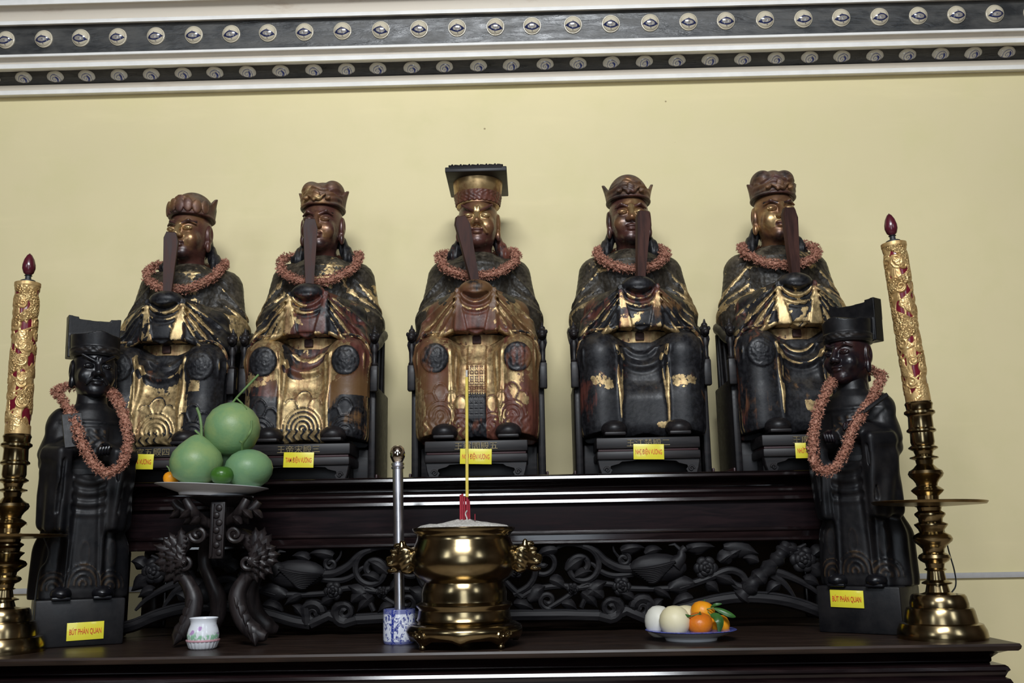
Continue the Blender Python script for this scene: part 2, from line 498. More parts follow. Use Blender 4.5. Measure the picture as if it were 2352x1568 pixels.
M = {}
M['wall'] = plaster('yellow_plaster', (0.84, 0.73, 0.43), (0.76, 0.68, 0.37))
M['ceiling'] = simple('ceiling_paint', (0.55, 0.50, 0.42), 0.8, var=0.06, vs=4)
M['floor'] = simple('floor_tile', (0.46, 0.38, 0.30), 0.35, var=0.2, vs=5)
M['cream'] = simple('cream_moulding', (0.86, 0.84, 0.80), 0.6, var=0.05, vs=14, bump=0.05)
def beige():
    t = NT('stained_cream_moulding'); co = t.coord(scale=(1.5, 6, 6))
    nz = t.noise(co, 3.0, 7, 0.65)
    return t.set(color=t.mix(t.range(nz, 0.56, 0.78, 0, 0.7), (0.66, 0.59, 0.49), (0.40, 0.29, 0.20)), rough=0.65)
M['beige'] = beige()
def slate():
    t = NT('dark_painted_band'); co = t.coord(scale=(1, 2.5, 2.5))
    nz = t.noise(co, 9.0, 7, 0.65)
    t.bump(t.noise(t.coord(scale=(0.6, 3, 3)), 14, 5, 0.6, 0.8), 0.35, 0.01)
    return t.set(color=t.mix(t.range(nz, 0.3, 0.75), (0.030, 0.031, 0.032), (0.075, 0.072, 0.066)), rough=t.range(nz, 0.3, 0.7, 0.25, 0.5), spec=0.6)
M['slate'] = slate()
M['altar'] = dark_wood('lacquered_dark_wood', (0.006, 0.0035, 0.004), (0.020, 0.010, 0.010), 0.13, 'x', 0.5)
M['frieze'] = dark_wood('frieze_wood', (0.0055, 0.0035, 0.0045), (0.019, 0.009, 0.010), 0.42, 'x', 0.07)
M['altar_top'] = dark_wood('table_top_wood', (0.014, 0.008, 0.006), (0.046, 0.026, 0.018), 0.36, 'x', 0.35)
M['fret'] = dark_wood('carved_black_wood', (0.008, 0.0075, 0.009), (0.023, 0.021, 0.022), 0.5, 'x', 0.25)
M['backing'] = dark_wood('brown_backing_board', (0.020, 0.011, 0.005), (0.050, 0.027, 0.011), 0.6, 'x', 0.2)
M['stand'] = dark_wood('carved_stand_wood', (0.010, 0.0075, 0.008), (0.034, 0.025, 0.024), 0.40, 'z', 0.35)
M['throne'] = dark_wood('throne_wood', (0.007, 0.0065, 0.0075), (0.022, 0.017, 0.017), 0.45, 'x', 0.35)
M['throne_red'] = dark_wood('throne_red_wood', (0.022, 0.005, 0.006), (0.050, 0.012, 0.014), 0.45)
def judge_wood():
    t = NT('blackened_statue_wood'); co = t.coord()
    nz = t.noise(co, 14, 6, 0.6); f2 = t.noise(co, 90, 4)
    c = t.mix(t.range(nz, 0.35, 0.75), (0.005, 0.0052, 0.0065), (0.013, 0.0115, 0.012))
    rel = t.math('MULTIPLY', t.range(t.attr('gilt'), 0.2, 0.8), t.range(nz, 0.35, 0.6))
    c = t.mix(t.math('MULTIPLY', rel, 0.55), c, (0.11, 0.065, 0.03))
    t.bump(t.math('ADD', nz, t.math('MULTIPLY', f2, 0.3)), 0.18, 0.004)
    return t.set(color=c, rough=t.range(nz, 0.3, 0.7, 0.36, 0.52), spec=0.30)
M['judge'] = judge_wood()
M['judge_face'] = simple('polished_black_lacquer', (0.006, 0.006, 0.008), 0.33, var=0.25, vs=20, spec=0.4)
def red_judge():
    t = NT('dark_reddish_lacquer'); nz = t.noise(t.coord(), 16, 5, 0.6)
    return t.set(color=t.mix(t.range(nz, 0.4, 0.7), (0.009, 0.007, 0.010), (0.034, 0.011, 0.010)), rough=0.29, spec=0.5)
M['judge_face_red'] = red_judge()
M['brass'] = simple('aged_brass', (0.27, 0.205, 0.108), 0.20, 1.0, 0.25, 18, bump=0.02)
M['brass_dark'] = simple('darkened_brass', (0.26, 0.18, 0.08), 0.30, 1.0, 0.25, 22, bump=0.03)
M['chrome'] = simple('stainless_steel', (0.80, 0.79, 0.84), 0.30, 1.0, 0.04, 20)
M['ash'] = simple('incense_ash', (0.52, 0.50, 0.46), 0.9, var=0.3, vs=120, bump=0.5)
M['yellow_joss'] = simple('yellow_joss_paper', (0.72, 0.56, 0.10), 0.7, var=0.08, vs=60)
M['red_joss'] = simple('red_joss_stick', (0.33, 0.020, 0.035), 0.6, var=0.15, vs=60)
M['red_candle'] = simple('red_lacquered_candle', (0.155, 0.010, 0.022), 0.22, var=0.18, vs=25, spec=0.6)
M['flame'] = simple('maroon_bulb', (0.075, 0.010, 0.018), 0.22, var=0.2, vs=30, spec=0.7)
M['black_plastic'] = simple('black_plastic', (0.02, 0.022, 0.024), 0.5, vs=40)
def gold_relief():
    t = NT('gold_painted_carving'); co = t.coord()
    nz = t.noise(co, 35, 5, 0.6); sc = t.n('ShaderNodeTexVoronoi'); sc.inputs['Scale'].default_value = 170; t.l(co, sc.inputs['Vector'])
    c = t.mix(t.range(nz, 0.3, 0.7), (0.46, 0.27, 0.10), (0.72, 0.50, 0.22))
    t.bump(t.math('MULTIPLY', sc.outputs['Distance'], t.attr('scaly')), 0.8, 0.006)
    return t.set(color=c, rough=0.36, metal=0.55, spec=0.5)
M['gold_relief'] = gold_relief()
M['card'] = simple('yellow_card', (0.84, 0.74, 0.045), 0.35, var=0.03, vs=20, coat=0.4)
M['card_red'] = simple('red_lettering', (0.66, 0.075, 0.02), 0.5, var=0.05)
M['glyph'] = simple('worn_gold_lettering', (0.22, 0.17, 0.085), 0.5, 0.3, var=0.4, vs=90)
M['porcelain'] = simple('white_porcelain', (0.80, 0.81, 0.84), 0.12, var=0.03, spec=0.6)
M['tablet'] = dark_wood('lacquered_tablet', (0.028, 0.012, 0.010), (0.090, 0.036, 0.026), 0.55, 'z', 0.25)
def fruit(name, a, b, rough, bs=120, bump=0.25, sss=0.0, spec=0.4, ns=9, c=None):
    t = NT(name); co = t.coord()
    nz = t.noise(co, ns, 5, 0.6); pore = t.noise(co, bs, 2)
    col = t.mix(t.range(nz, 0.32, 0.68), a, b)
    if c: col = t.mix(t.range(t.noise(co, 60, 5, 0.7), 0.6, 0.75, 0, 0.7), col, c)
    t.bump(pore, bump, 0.002)
    return t.set(color=col, rough=rough, spec=spec)
M['pomelo'] = fruit('pomelo_skin', (0.15, 0.275, 0.125), (0.235, 0.33, 0.125), 0.42, c=(0.15, 0.24, 0.10), ns=14)
M['pomelo_b'] = fruit('pomelo_skin_dark', (0.13, 0.255, 0.135), (0.175, 0.30, 0.135), 0.42, c=(0.12, 0.20, 0.09), ns=12)
M['lime'] = fruit('dark_green_lime', (0.022, 0.085, 0.012), (0.05, 0.14, 0.018), 0.3)
M['orange'] = fruit('tangerine_skin', (0.74, 0.24, 0.008), (0.86, 0.34, 0.012), 0.36, 160, 0.3)
M['orange_deep'] = fruit('deep_tangerine_skin', (0.55, 0.115, 0.008), (0.72, 0.20, 0.012), 0.36, 160, 0.3, c=(0.35, 0.09, 0.01))
M['pear'] = fruit('cream_pear_skin', (0.72, 0.64, 0.38), (0.80, 0.72, 0.48), 0.45, 90, 0.08, ns=6)
M['pear_pale'] = fruit('pale_pear_skin', (0.66, 0.64, 0.55), (0.76, 0.74, 0.64), 0.45, 90, 0.08, ns=6)
M['stem'] = simple('green_stem', (0.13, 0.22, 0.07), 0.6, var=0.3, vs=40)
M['brown_stem'] = simple('brown_stem', (0.22, 0.13, 0.06), 0.7, var=0.3, vs=40)
M['leaf'] = simple('citrus_leaf', (0.035, 0.115, 0.022), 0.35, var=0.3, vs=25)
def garland_mat():
    t = NT('dried_flower_petals'); co = t.coord()
    nz = t.noise(co, 110, 3, 0.6); n2 = t.noise(co, 26, 3)
    c = t.mix(t.range(nz, 0.3, 0.7), (0.24, 0.09, 0.058), (0.54, 0.28, 0.195))
    c = t.mix(t.range(n2, 0.55, 0.75, 0, 0.5), c, (0.46, 0.26, 0.17))
    return t.set(color=c, rough=0.75, spec=0.2)
M['garland'] = garland_mat()
M['conduit'] = simple('grey_conduit', (0.50, 0.49, 0.48), 0.5, var=0.05)

def cup_eye(seed):
    """cream glazed bowl with a blue brush-drawn eye motif (object x, z in bowl radii)"""
    t = NT('blue_eye_porcelain'); tc = t.n('ShaderNodeTexCoord')
    sp = t.n('ShaderNodeSeparateXYZ'); t.l(tc.outputs['Object'], sp.inputs[0])
    wob = t.noise(t.coord(scale=45, loc=(seed * 3.7, 0, seed)), 1.0, 3)
    wo = t.math('MULTIPLY', t.math('SUBTRACT', wob, 0.5), 0.16)
    x = t.math('ADD', t.math('MULTIPLY', sp.outputs[0], 1 / 0.034), wo)
    z = t.math('ADD', t.math('MULTIPLY', sp.outputs[2], 1 / 0.034), t.math('ADD', wo, 0.22))
    ax = t.math('ABSOLUTE', x); az = t.math('ABSOLUTE', z)
    lens = t.math('ADD', t.math('POWER', t.math('DIVIDE', ax, 0.80), 1.7), t.math('DIVIDE', az, 0.36))
    edge = t.range(t.math('ABSOLUTE', t.math('SUBTRACT', lens, 1.0)), 0.16, 0.34, 1, 0)
    inner = t.math('MULTIPLY', t.range(lens, 0.9, 1.0, 1, 0), t.range(ax, 0.36, 0.56))
    fill = t.math('MULTIPLY', t.range(lens, 0.9, 1.0, 1, 0), 0.55)
    pupil = t.range(t.math('ADD', ax, az), 0.03, 0.15, 1, 0)
    mk = t.math('MAXIMUM', t.math('MAXIMUM', edge, inner), t.math('MAXIMUM', fill, pupil))
    def dot(cx, cz, rx, rz):
        a = t.math('POWER', t.math('DIVIDE', t.math('SUBTRACT', x, cx), rx), 2.0); b = t.math('POWER', t.math('DIVIDE', t.math('SUBTRACT', z, cz), rz), 2.0)
        return t.range(t.math('ADD', a, b), 0.5, 1.0, 1, 0)
    for dd in ((-0.05, 0.52, 0.10, 0.05), (0.06, 0.40, 0.06, 0.05), (0.0, -0.46, 0.06, 0.10), (0.03, -0.56, 0.13, 0.04)):
        mk = t.math('MAXIMUM', mk, t.math('MULTIPLY', dot(*dd), 0.7))
    col = t.mix(mk, (0.64, 0.57, 0.43), (0.020, 0.026, 0.085))
    return t.set(color=col, rough=0.13, spec=0.55)
def cup_swirl(seed):
    t = NT('blue_swirl_porcelain'); tc = t.n('ShaderNodeTexCoord')
    sp = t.n('ShaderNodeSeparateXYZ'); t.l(tc.outputs['Object'], sp.inputs[0])
    wob = t.noise(t.coord(scale=40, loc=(seed * 2.3, 0, seed)), 1.0, 3)
    wo = t.math('MULTIPLY', t.math('SUBTRACT', wob, 0.5), 0.35)
    x = t.math('ADD', t.math('MULTIPLY', sp.outputs[0], 1 / 0.033), wo); z = t.math('ADD', t.math('MULTIPLY', sp.outputs[2], 1 / 0.034), wo)
    r = t.math('SQRT', t.math('ADD', t.math('POWER', x, 2.0), t.math('POWER', t.math('ADD', z, 0.25), 2.0)))
    an = t.math('ARCTAN2', t.math('ADD', z, 0.25), x)
    sw = t.math('SINE', t.math('ADD', t.math('MULTIPLY', r, 21.0), t.math('MULTIPLY', an, 1.0)))
    mk = t.math('MULTIPLY', t.range(sw, 0.45, 0.8), t.range(r, 0.75, 0.85, 0.75, 0))
    hook = t.math('MULTIPLY', t.range(t.math('ABSOLUTE', t.math('SUBTRACT', r, 0.36)), 0.08, 0.16, 1, 0), t.range(x, 0.05, 0.25))
    mk = t.math('MAXIMUM', mk, hook)
    col = t.mix(mk, (0.76, 0.72, 0.63), (0.05, 0.07, 0.26))
    return t.set(color=col, rough=0.13, spec=0.55)
M['cup_eye'] = [cup_eye(i) for i in range(3)]
M['cup_swirl'] = [cup_swirl(i) for i in range(3)]

# ------------------------------------------------------------------ the room
TABLE_Z = CAM_Z - 0.27
WALL_Y = 3.75
def struct(name, mb_, mat, parent=None, **kw):
    o = mb_.build(name, mat, parent, **kw)
    if parent is None: o['kind'] = 'structure'
    return o
struct('wall_back', MB().box((0, WALL_Y + 0.1, 2.3), (9.2, 0.2, 4.8)), M['wall'])
M['dark_room'] = dark_wood('dark_panelling', (0.05, 0.03, 0.02), (0.11, 0.07, 0.045), 0.6, 'z')
struct('wall_left', MB().box((-4.6, 1.35, 2.3), (0.2, 5.0, 4.8)), M['dark_room'])
struct('wall_right', MB().box((4.6, 1.35, 2.3), (0.2, 5.0, 4.8)), M['dark_room'])
struct('floor', MB().box((0, 1.4, -0.05), (9.4, 5.0, 0.1)), M['floor'])
struct('ceiling', MB().box((0, 1.4, 4.75), (9.4, 5.0, 0.1)), M['dark_room'])
wf = MB()
def wall_with_holes(mb, x0, x1, z0, z1, holes, y):
    xs_ = sorted({x0, x1, *[h[0] for h in holes], *[h[1] for h in holes]}); zs_ = sorted({z0, z1, *[h[2] for h in holes], *[h[3] for h in holes]})
    for a, b in zip(xs_[:-1], xs_[1:]):
        for c, d in zip(zs_[:-1], zs_[1:]):
            if not any(h[0] <= a and b <= h[1] and h[2] <= c and d <= h[3] for h in holes):
                mb.box(((a + b) / 2, y, (c + d) / 2), (b - a, 0.1, d - c))
wall_with_holes(wf, -4.6, 4.6, -0.1, 4.7, [(-1.2, 1.0, 3.75, 4.65), (-0.5, 0.5, 1.05, 2.75), (-3.0, -2.2, 2.45, 3.75), (2.2, 3.0, 2.45, 3.75)], -0.96)
struct('wall_front', wf, M['dark_room'])

# cornice: mouldings and two dark bands set with porcelain bowls
XC = 1176
def zat(py, Y): return P(XC, py, Y).z
def strip(name, pts, mat, yb=WALL_Y + 0.02):
    """pts: (py, Y) from bottom to top"""
    prof = [(Y, zat(py, Y)) for py, Y in pts]
    prof = prof + [(yb, prof[-1][1]), (yb, prof[0][1])]
    mb = MB(); A = [mb.bm.verts.new((-4.5, y, z)) for y, z in prof]; B = [mb.bm.verts.new((4.5, y, z)) for y, z in prof]
    n = len(prof)
    for i in range(n): mb.bm.faces.new((A[i], A[(i + 1) % n], B[(i + 1) % n], B[i]))
    mb.bm.faces.new(A); mb.bm.faces.new(list(reversed(B)))
    o = mb.build(name, mat, None, angle=50); o['kind'] = 'structure'
    return o
strip('trim_1', [(191, 3.735), (190, 3.712), (188, 3.708), (180, 3.708), (178.5, 3.712)], M['cream'])
strip('trim_2', [(178.5, 3.722), (172, 3.720), (167, 3.712)], M['beige'])
LB = ((167, 3.715), (131, 3.672))
low_band = strip('trim_3', [(167, 3.715), (131, 3.672)], M['slate'])
strip('trim_4', [(131, 3.68), (128.5, 3.612), (127.5, 3.606), (118.5, 3.606), (117, 3.612)], M['cream'])
strip('trim_5', [(117, 3.622), (111, 3.620), (106, 3.612), (102.5, 3.602)], M['beige'])
strip('trim_6', [(102.5, 3.602), (101.5, 3.590), (100.5, 3.586), (95.5, 3.586), (95, 3.590)], M['cream'])
UB = ((95, 3.597), (28, 3.580))
up_band = strip('trim_7', [(95, 3.597), (28, 3.580)], M['slate'])
strip('trim_8', [(28, 3.575), (27, 3.556), (26, 3.552), (18.5, 3.552), (17.5, 3.556)], M['cream'])
strip('trim_9', [(17.5, 3.565), (8, 3.562), (-6, 3.550), (-18, 3.530)], M['beige'])
strip('trim_10', [(-18, 3.53), (-19, 3.515), (-20, 3.51), (-30, 3.51), (-32, 3.515)], M['cream'])
strip('trim_11', [(-32, 3.52), (-120, 3.48)], M['slate'])

def bowl_mesh(rx, rz, seed, irregular=0.0, dp=1.0):
    rnd = random.Random(seed)
    ph = [rnd.uniform(0, 6.28) for _ in range(4)]
    n = 28; prof = [(y_[0], y_[1] * dp) for y_ in [(1.05, 0.004), (1.06, -0.003), (1.02, -0.005), (0.99, -0.003), (0.96, -0.007), (0.85, -0.0130), (0.62, -0.0180), (0.34, -0.0208), (0, -0.0216)]]
    v = []; f = []
    for (k, y) in prof[:-1]:
        for i in range(n):
            a = 2 * math.pi * i / n
            w_ = 1 + irregular * (0.5 * math.sin(3 * a + ph[0]) + 0.4 * math.sin(5 * a + ph[1]) + 0.3 * math.sin(8 * a + ph[2]))
            v.append((k * rx * w_ * math.cos(a), y, k * rz * w_ * math.sin(a)))
    v.append((0, prof[-1][1], 0))
    m = len(prof) - 1
    for j in range(m - 1):
        for i in range(n):
            f.append((j * n + i, j * n + (i + 1) % n, (j + 1) * n + (i + 1) % n, (j + 1) * n + i))
    for i in range(n): f.append(((m - 1) * n + i, (m - 1) * n + (i + 1) % n, len(v) - 1))
    me = bpy.data.meshes.new('porcelain_bowl'); me.from_pydata(v, [], f)
    me.polygons.foreach_set('use_smooth', [True] * len(me.polygons)); me.update()
    return me
ub_m = []; lb_m = []
for i in range(3):
    m_ = bowl_mesh(0.034, 0.034, i, 0.012); m_.materials.append(M['cup_eye'][i]); ub_m.append(m_)
    m_ = bowl_mesh(0.033, 0.0225, 10 + i, 0.035, 0.62); m_.materials.append(M['cup_swirl'][i]); lb_m.append(m_)
def set_row(band, seg, xs, meshes, yline, tilt):
    (p0, Y0), (p1, Y1) = seg
    Ym = (Y0 + Y1) / 2; zm = (zat(p0, Y0) + zat(p1, Y1)) / 2
    ang = math.atan2(Y0 - Y1, zat(p1, Y1) - zat(p0, Y0))
    for i, px in enumerate(xs):
        py = yline(px)
        x = P(px, py, Ym).x
        rnd = random.Random(i * 7 + len(xs))
        o = bpy.data.objects.new('porcelain_bowl', meshes[rnd.randrange(3)]); C.objects.link(o); o.parent = band
        o.matrix_local = Matrix.Translation((x, Ym - 0.001, zm)) @ Matrix.Rotation(ang, 4, 'X') @ Matrix.Rotation(R(rnd.uniform(-tilt, tilt)), 4, 'Y')
ux = [-72, 15, 102, 187, 272, 359, 446, 532, 616, 700, 787, 875, 963, 1050, 1138, 1222, 1316, 1403, 1493, 1581, 1667, 1757, 1845, 1932, 2020, 2109, 2197, 2285, 2372]
lx = [-18, 55, 128, 200, 274, 348, 421, 494, 569, 645, 721, 796, 868, 946, 1021, 1099, 1174, 1252, 1328, 1404, 1480, 1555, 1631, 1706, 1783, 1860, 1934, 2010, 2085, 2161, 2236, 2313]
set_row(up_band, UB, ux, ub_m, lambda x: 85 - 0.02 * x, 9)
set_row(low_band, LB, lx, lb_m, lambda x: 172 - 0.019 * x, 7)

# surface conduit low on the wall
cz = P(2270, 1320, WALL_Y).z
tag(struct('trim_12', MB().box((0, WALL_Y - 0.006, cz), (8.9, 0.014, 0.02), 0.002), M['conduit']), kind='structure')

# ------------------------------------------------------------------ front altar table
TX0 = P(-190, 1490, 2.64).x; TX1 = P(2318, 1475, 2.64).x
TY0, TY1 = 2.645, 3.70
tab = empty('altar_table', ((TX0 + TX1) / 2, (TY0 + TY1) / 2, 0), 0, 'long dark lacquered altar table with moulded edge carrying the statues and offerings', 'table')
def tb(mb): 
    bmesh.ops.translate(mb.bm, verts=mb.bm.verts, vec=(-tab.location.x, -tab.location.y, 0)); return mb
z = TABLE_Z
tb(MB().ring_profile(TX0, TX1, TY0, TY1, [(0.0, z - 0.020), (0.016, z - 0.019), (0.021, z - 0.014), (0.023, z - 0.007), (0.020, z - 0.001), (0.012, z)])).build('table_top', M['altar_top'], tab)
tb(MB().ring_profile(TX0, TX1, TY0, TY1, [(-0.06, z - 0.054), (-0.036, z - 0.052), (-0.033, z - 0.048), (-0.033, z - 0.040), (-0.02, z - 0.028), (0.0, z - 0.020)])).build('cove_moulding', M['altar'], tab, angle=60)
tb(MB().ring_profile(TX0, TX1, TY0, TY1, [(-0.06, z - 0.16), (-0.004, z - 0.15), (0.001, z - 0.145), (0.001, z - 0.098), (-0.003, z - 0.090), (-0.012, z - 0.086), (-0.006, z - 0.073), (-0.001, z - 0.068), (-0.0045, z - 0.060), (-0.010, z - 0.056), (-0.04, z - 0.052)])).build('torus_moulding', M['altar'], tab, angle=12)
tb(MB().ring_profile(TX0 + 0.06, TX1 - 0.06, TY0 + 0.06, TY1 - 0.06, [(0.0, z - 0.36), (0.0, z - 0.138)])).build('apron', M['altar'], tab)
for sx in (TX0 + 0.14, TX1 - 0.14):
    for sy in (TY0 + 0.14, TY1 - 0.14):
        tb(MB().box((sx, sy, (z - 0.355) / 2), (0.14, 0.14, z - 0.355), 0.012)).build('leg', M['altar'], tab)

# ------------------------------------------------------------------ raised altar shelf with carved fretwork
AY0 = 3.13; AY1 = 3.68
AX0 = P(200, 1100, AY0).x; AX1 = P(1998, 1090, AY0).x
def za(py): return P(1400, py, AY0).z
SHELF_Z = za(1087)
alt = empty('altar_shelf', ((AX0 + AX1) / 2, (AY0 + AY1) / 2, TABLE_Z), 0, 'raised dark wooden altar shelf with bird and flower fretwork under the seated statues', 'altar')
def ab(mb):
    bmesh.ops.translate(mb.bm, verts=mb.bm.verts, vec=tuple(-c for c in alt.location)); return mb
ab(MB().ring_profile(AX0, AX1, AY0, AY1, [(-0.02, za(1102)), (0.0, za(1101)), (0.006, za(1097)), (0.004, za(1091)), (0.008, za(1089)), (0.004, SHELF_Z)])).build('shelf_top', M['altar'], alt)
ab(MB().ring_profile(AX0, AX1, AY0, AY1, [(-0.035, za(1132)), (-0.05, za(1120)), (-0.045, za(1108)), (-0.02, za(1102))])).build('cove_moulding', M['altar'], alt, angle=60)
ab(MB().ring_profile(AX0, AX1, AY0, AY1, [(-0.03, za(1156)), (-0.006, za(1154)), (-0.003, za(1152)), (-0.0055, za(1145)), (-0.010, za(1143)), (-0.024, za(1137)), (-0.020, za(1134)), (-0.018, za(1132)), (-0.020, za(1127)), (-0.026, za(1125)), (-0.035, za(1124))])).build('bead_moulding', M['altar'], alt, angle=9)
ab(MB().ring_profile(AX0, AX1, AY0, AY1, [(-0.016, za(1216)), (-0.018, za(1175)), (-0.022, za(1150))])).build('frieze_board', M['frieze'], alt)
ab(MB().ring_profile(AX0, AX1, AY0, AY1, [(-0.03, za(1248)), (-0.008, za(1247)), (-0.006, za(1245)), (-0.0076, za(1240)), (-0.012, za(1238)), (-0.012, za(1226)), (-0.007, za(1223)), (-0.006, za(1221)), (-0.0075, za(1216)), (-0.012, za(1215))])).build('lower_rail', M['altar'], alt, angle=9)
ab(MB().box(((AX0 + AX1) / 2, AY0 + 0.46, (za(1246) + TABLE_Z) / 2), (AX1 - AX0 - 0.1, 0.02, za(1246) - TABLE_Z - 0.002))).build('back_panel', M['backing'], alt)
for sx in (AX0 + 0.07, AX1 - 0.07):
    for sy in (AY0 + 0.07, AY1 - 0.07):
        ab(MB().box((sx, sy, (za(1244) + TABLE_Z) / 2), (0.09, 0.09, za(1244) - TABLE_Z), 0.01)).build('leg', M['altar'], alt)

# fretwork, drawn on the plane y = FY as (px, py) of the right half and mirrored for the left half
FY = AY0 + 0.03
def fp(px, py, dy=0.0, mirror=False):
    q = P(px, py, FY); mid = P(1096, 1330, FY)
    if mirror:
        q = Vector((2 * mid.x - q.x, q.y, P(px, py, FY).z))
    zc = P(1096, py + (px - 1096) * 0.0165, FY).z      # keep it level along the altar
    return Vector((q.x, FY + dy, zc)) - Vector(alt.location)
def leaf_mb(mb, pts, th=0.012, lift=0.006):
    """a curled pointed leaf: pts midrib list of (Vector, halfwidth)"""
    rows = []
    n = len(pts)
    for i, (p, hw) in enumerate(pts):
        t = (pts[min(i + 1, n - 1)][0] - pts[max(i - 1, 0)][0]).normalized()
        s = t.cross(Vector((0, 1, 0))); s.normalize()
        rows.append([p + s * hw * k + Vector((0, -lift * (1 - abs(k)) * 1.3 + (lift if abs(k) > 0.9 else 0), 0)) for k in (-1, -0.5, 0, 0.5, 1)])
    fr = [[mb.bm.verts.new(q) for q in r] for r in rows]
    bk = [[mb.bm.verts.new(q + Vector((0, th, 0))) for q in r] for r in rows]
    for i in range(n - 1):
        for k in range(4):
            mb.bm.faces.new((fr[i][k], fr[i][k + 1], fr[i + 1][k + 1], fr[i + 1][k]))
            mb.bm.faces.new((bk[i][k], bk[i + 1][k], bk[i + 1][k + 1], bk[i][k + 1]))
        mb.bm.faces.new((fr[i][0], fr[i + 1][0], bk[i + 1][0], bk[i][0])); mb.bm.faces.new((fr[i][4], bk[i][4], bk[i + 1][4], fr[i + 1][4]))
    mb.bm.faces.new([fr[0][k] for k in range(5)] + [bk[0][k] for k in range(4, -1, -1)])
    mb.bm.faces.new([fr[-1][k] for k in range(4, -1, -1)] + [bk[-1][k] for k in range(5)])
    return mb
def spiral_pts(cx, cy, r0, r1, a0, turns, n=26):
    return [(cx + (r0 + (r1 - r0) * i / (n - 1)) * math.cos(a0 + turns * 2 * math.pi * i / (n - 1)), cy + (r0 + (r1 - r0) * i / (n - 1)) * math.sin(a0 + turns * 2 * math.pi * i / (n - 1))) for i in range(n)]
def fret_half(mi):
    f = lambda x, y, d=0.0: fp(x, y, d, mi)
    px = 1.0 / 705.0
    # bottom rail with C scrolls
    mb = MB()
    mb.tube([f(x, y) for x, y in [(1096, 1416), (1200, 1413), (1300, 1412), (1380, 1414)]], 12.5 * px, 8, flat=1.2)
    mb.tube([f(x, y, -0.012) for x, y in [(1096, 1404), (1200, 1401), (1300, 1400), (1375, 1402)]], 3.0 * px, 6)
    mb.tube([f(*p) for p in [(1375, 1414)] + spiral_pts(1403, 1396, 25, 4, 1.6, -1.6)], [12 * px] * 8 + [8 * px] * 19, 8, flat=1.5)
    mb.tube([f(*p) for p in spiral_pts(1474, 1396, 4, 24, 2.2, 1.55)] + [f(1490, 1421)], [8 * px] * 19 + [12 * px] * 8, 8, flat=1.5)
    mb.tube([f(*p) for p in [(1395, 1420), (1438, 1402), (1482, 1420)]], 13 * px, 8, flat=1.2)
    up = [(1482, 1421), (1520, 1414), (1580, 1395), (1650, 1378), (1710, 1372), (1780, 1376), (1840, 1390), (1900, 1412), (1960, 1420)]
    mb.tube(cr([f(*p) for p in up], 5), 13 * px, 8, flat=1.2)
    mb.tube(cr([f(x, y - 13, -0.012) for x, y in up], 5), 3 * px, 6)
    mb.build('scroll_rail', M['fret'], alt)
    # bird: body, wing of feathers, tail
    mb = MB()
    mb.ball(f(1510, 1303, -0.012), (64 * px, 0.026, 31 * px), 18)
    mb.tube(cr([f(1548, 1296, -0.014), f(1562, 1280, -0.018), f(1564, 1266, -0.018), f(1572, 1259, -0.018)], 5), lerp_list([20 * px, 12 * px, 8 * px, 9 * px], 16), 10)
    mb.tube([f(1574, 1258, -0.018), f(1592, 1257, -0.018)], [6 * px, 1 * px], 8)
    mb.tube([f(1560, 1262, -0.018), f(1547, 1250, -0.018), f(1534, 1252, -0.018)], [5 * px, 4 * px, 1 * px], 6)
    bird = mb.build('bird', M['fret'], alt)
    for k in range(9):
        mb = MB()
        a0 = (1548 - 4 * k, 1290 + 4.2 * k); a1 = (1446 + 5 * k, 1306 + 3.8 * k)
        n_ = 7
        leaf_mb(mb, [(f(a0[0] + (a1[0] - a0[0]) * i / (n_ - 1), a0[1] + (a1[1] - a0[1]) * i / (n_ - 1) + 5 * math.sin(math.pi * i / (n_ - 1)), -0.032 - 0.0012 * (8 - k)), (1.2 + 3.6 * math.sin(math.pi * (0.2 + 0.75 * i / (n_ - 1)))) * px) for i in range(n_)], 0.006, 0.003)
        mb.build('feather', M['fret'], bird)
    for path, wd in (([(1462, 1306), (1425, 1305), (1392, 1290), (1365, 1265), (1335, 1252), (1300, 1250), (1270, 1262)], 11), ([(1455, 1318), (1410, 1322), (1380, 1312), (1362, 1296), (1345, 1290)], 8), ([(1470, 1298), (1440, 1296), (1430, 1288), (1412, 1268), (1408, 1254)], 5)):
        pts = cr([f(*p) for p in path], 6)
        MB().tube(pts, lerp_list([wd * px, wd * px * 0.95, wd * px * 0.7, wd * px * 0.35], len(pts)), 8, flat=1.3).build('tail_feather', M['fret'], bird)
    # tendrils
    for path, r_ in ((spiral_pts(1335, 1300, 46, 12, -1.5, 1.35), 6), (spiral_pts(1432, 1284, 4, 16, 0.0, -1.3), 4), (spiral_pts(1250, 1290, 30, 6, 2.0, -1.2), 5), (spiral_pts(1258, 1378, 20, 4, 1.2, 1.3), 5), ([(1262, 1395), (1300, 1372), (1330, 1350), (1352, 1340), (1345, 1370), (1335, 1395)], 5),
                     ([(1200, 1370), (1235, 1352), (1290, 1345), (1330, 1350), (1390, 1340), (1440, 1350), (1500, 1352), (1560, 1350)], 5.5), ([(1180, 1260), (1210, 1275), (1230, 1310), (1215, 1345), (1180, 1365)], 6), ([(1560, 1350), (1620, 1330), (1670, 1310), (1700, 1318), (1712, 1335)], 7), ([(1120, 1290), (1150, 1320), (1170, 1345), (1200, 1372)], 6)):
        pts = cr([f(x, y, -0.004) for x, y in path], 4)
        MB().tube(pts, r_ * 1.3 * px, 8, flat=1.2).build('tendril', M['fret'], alt)
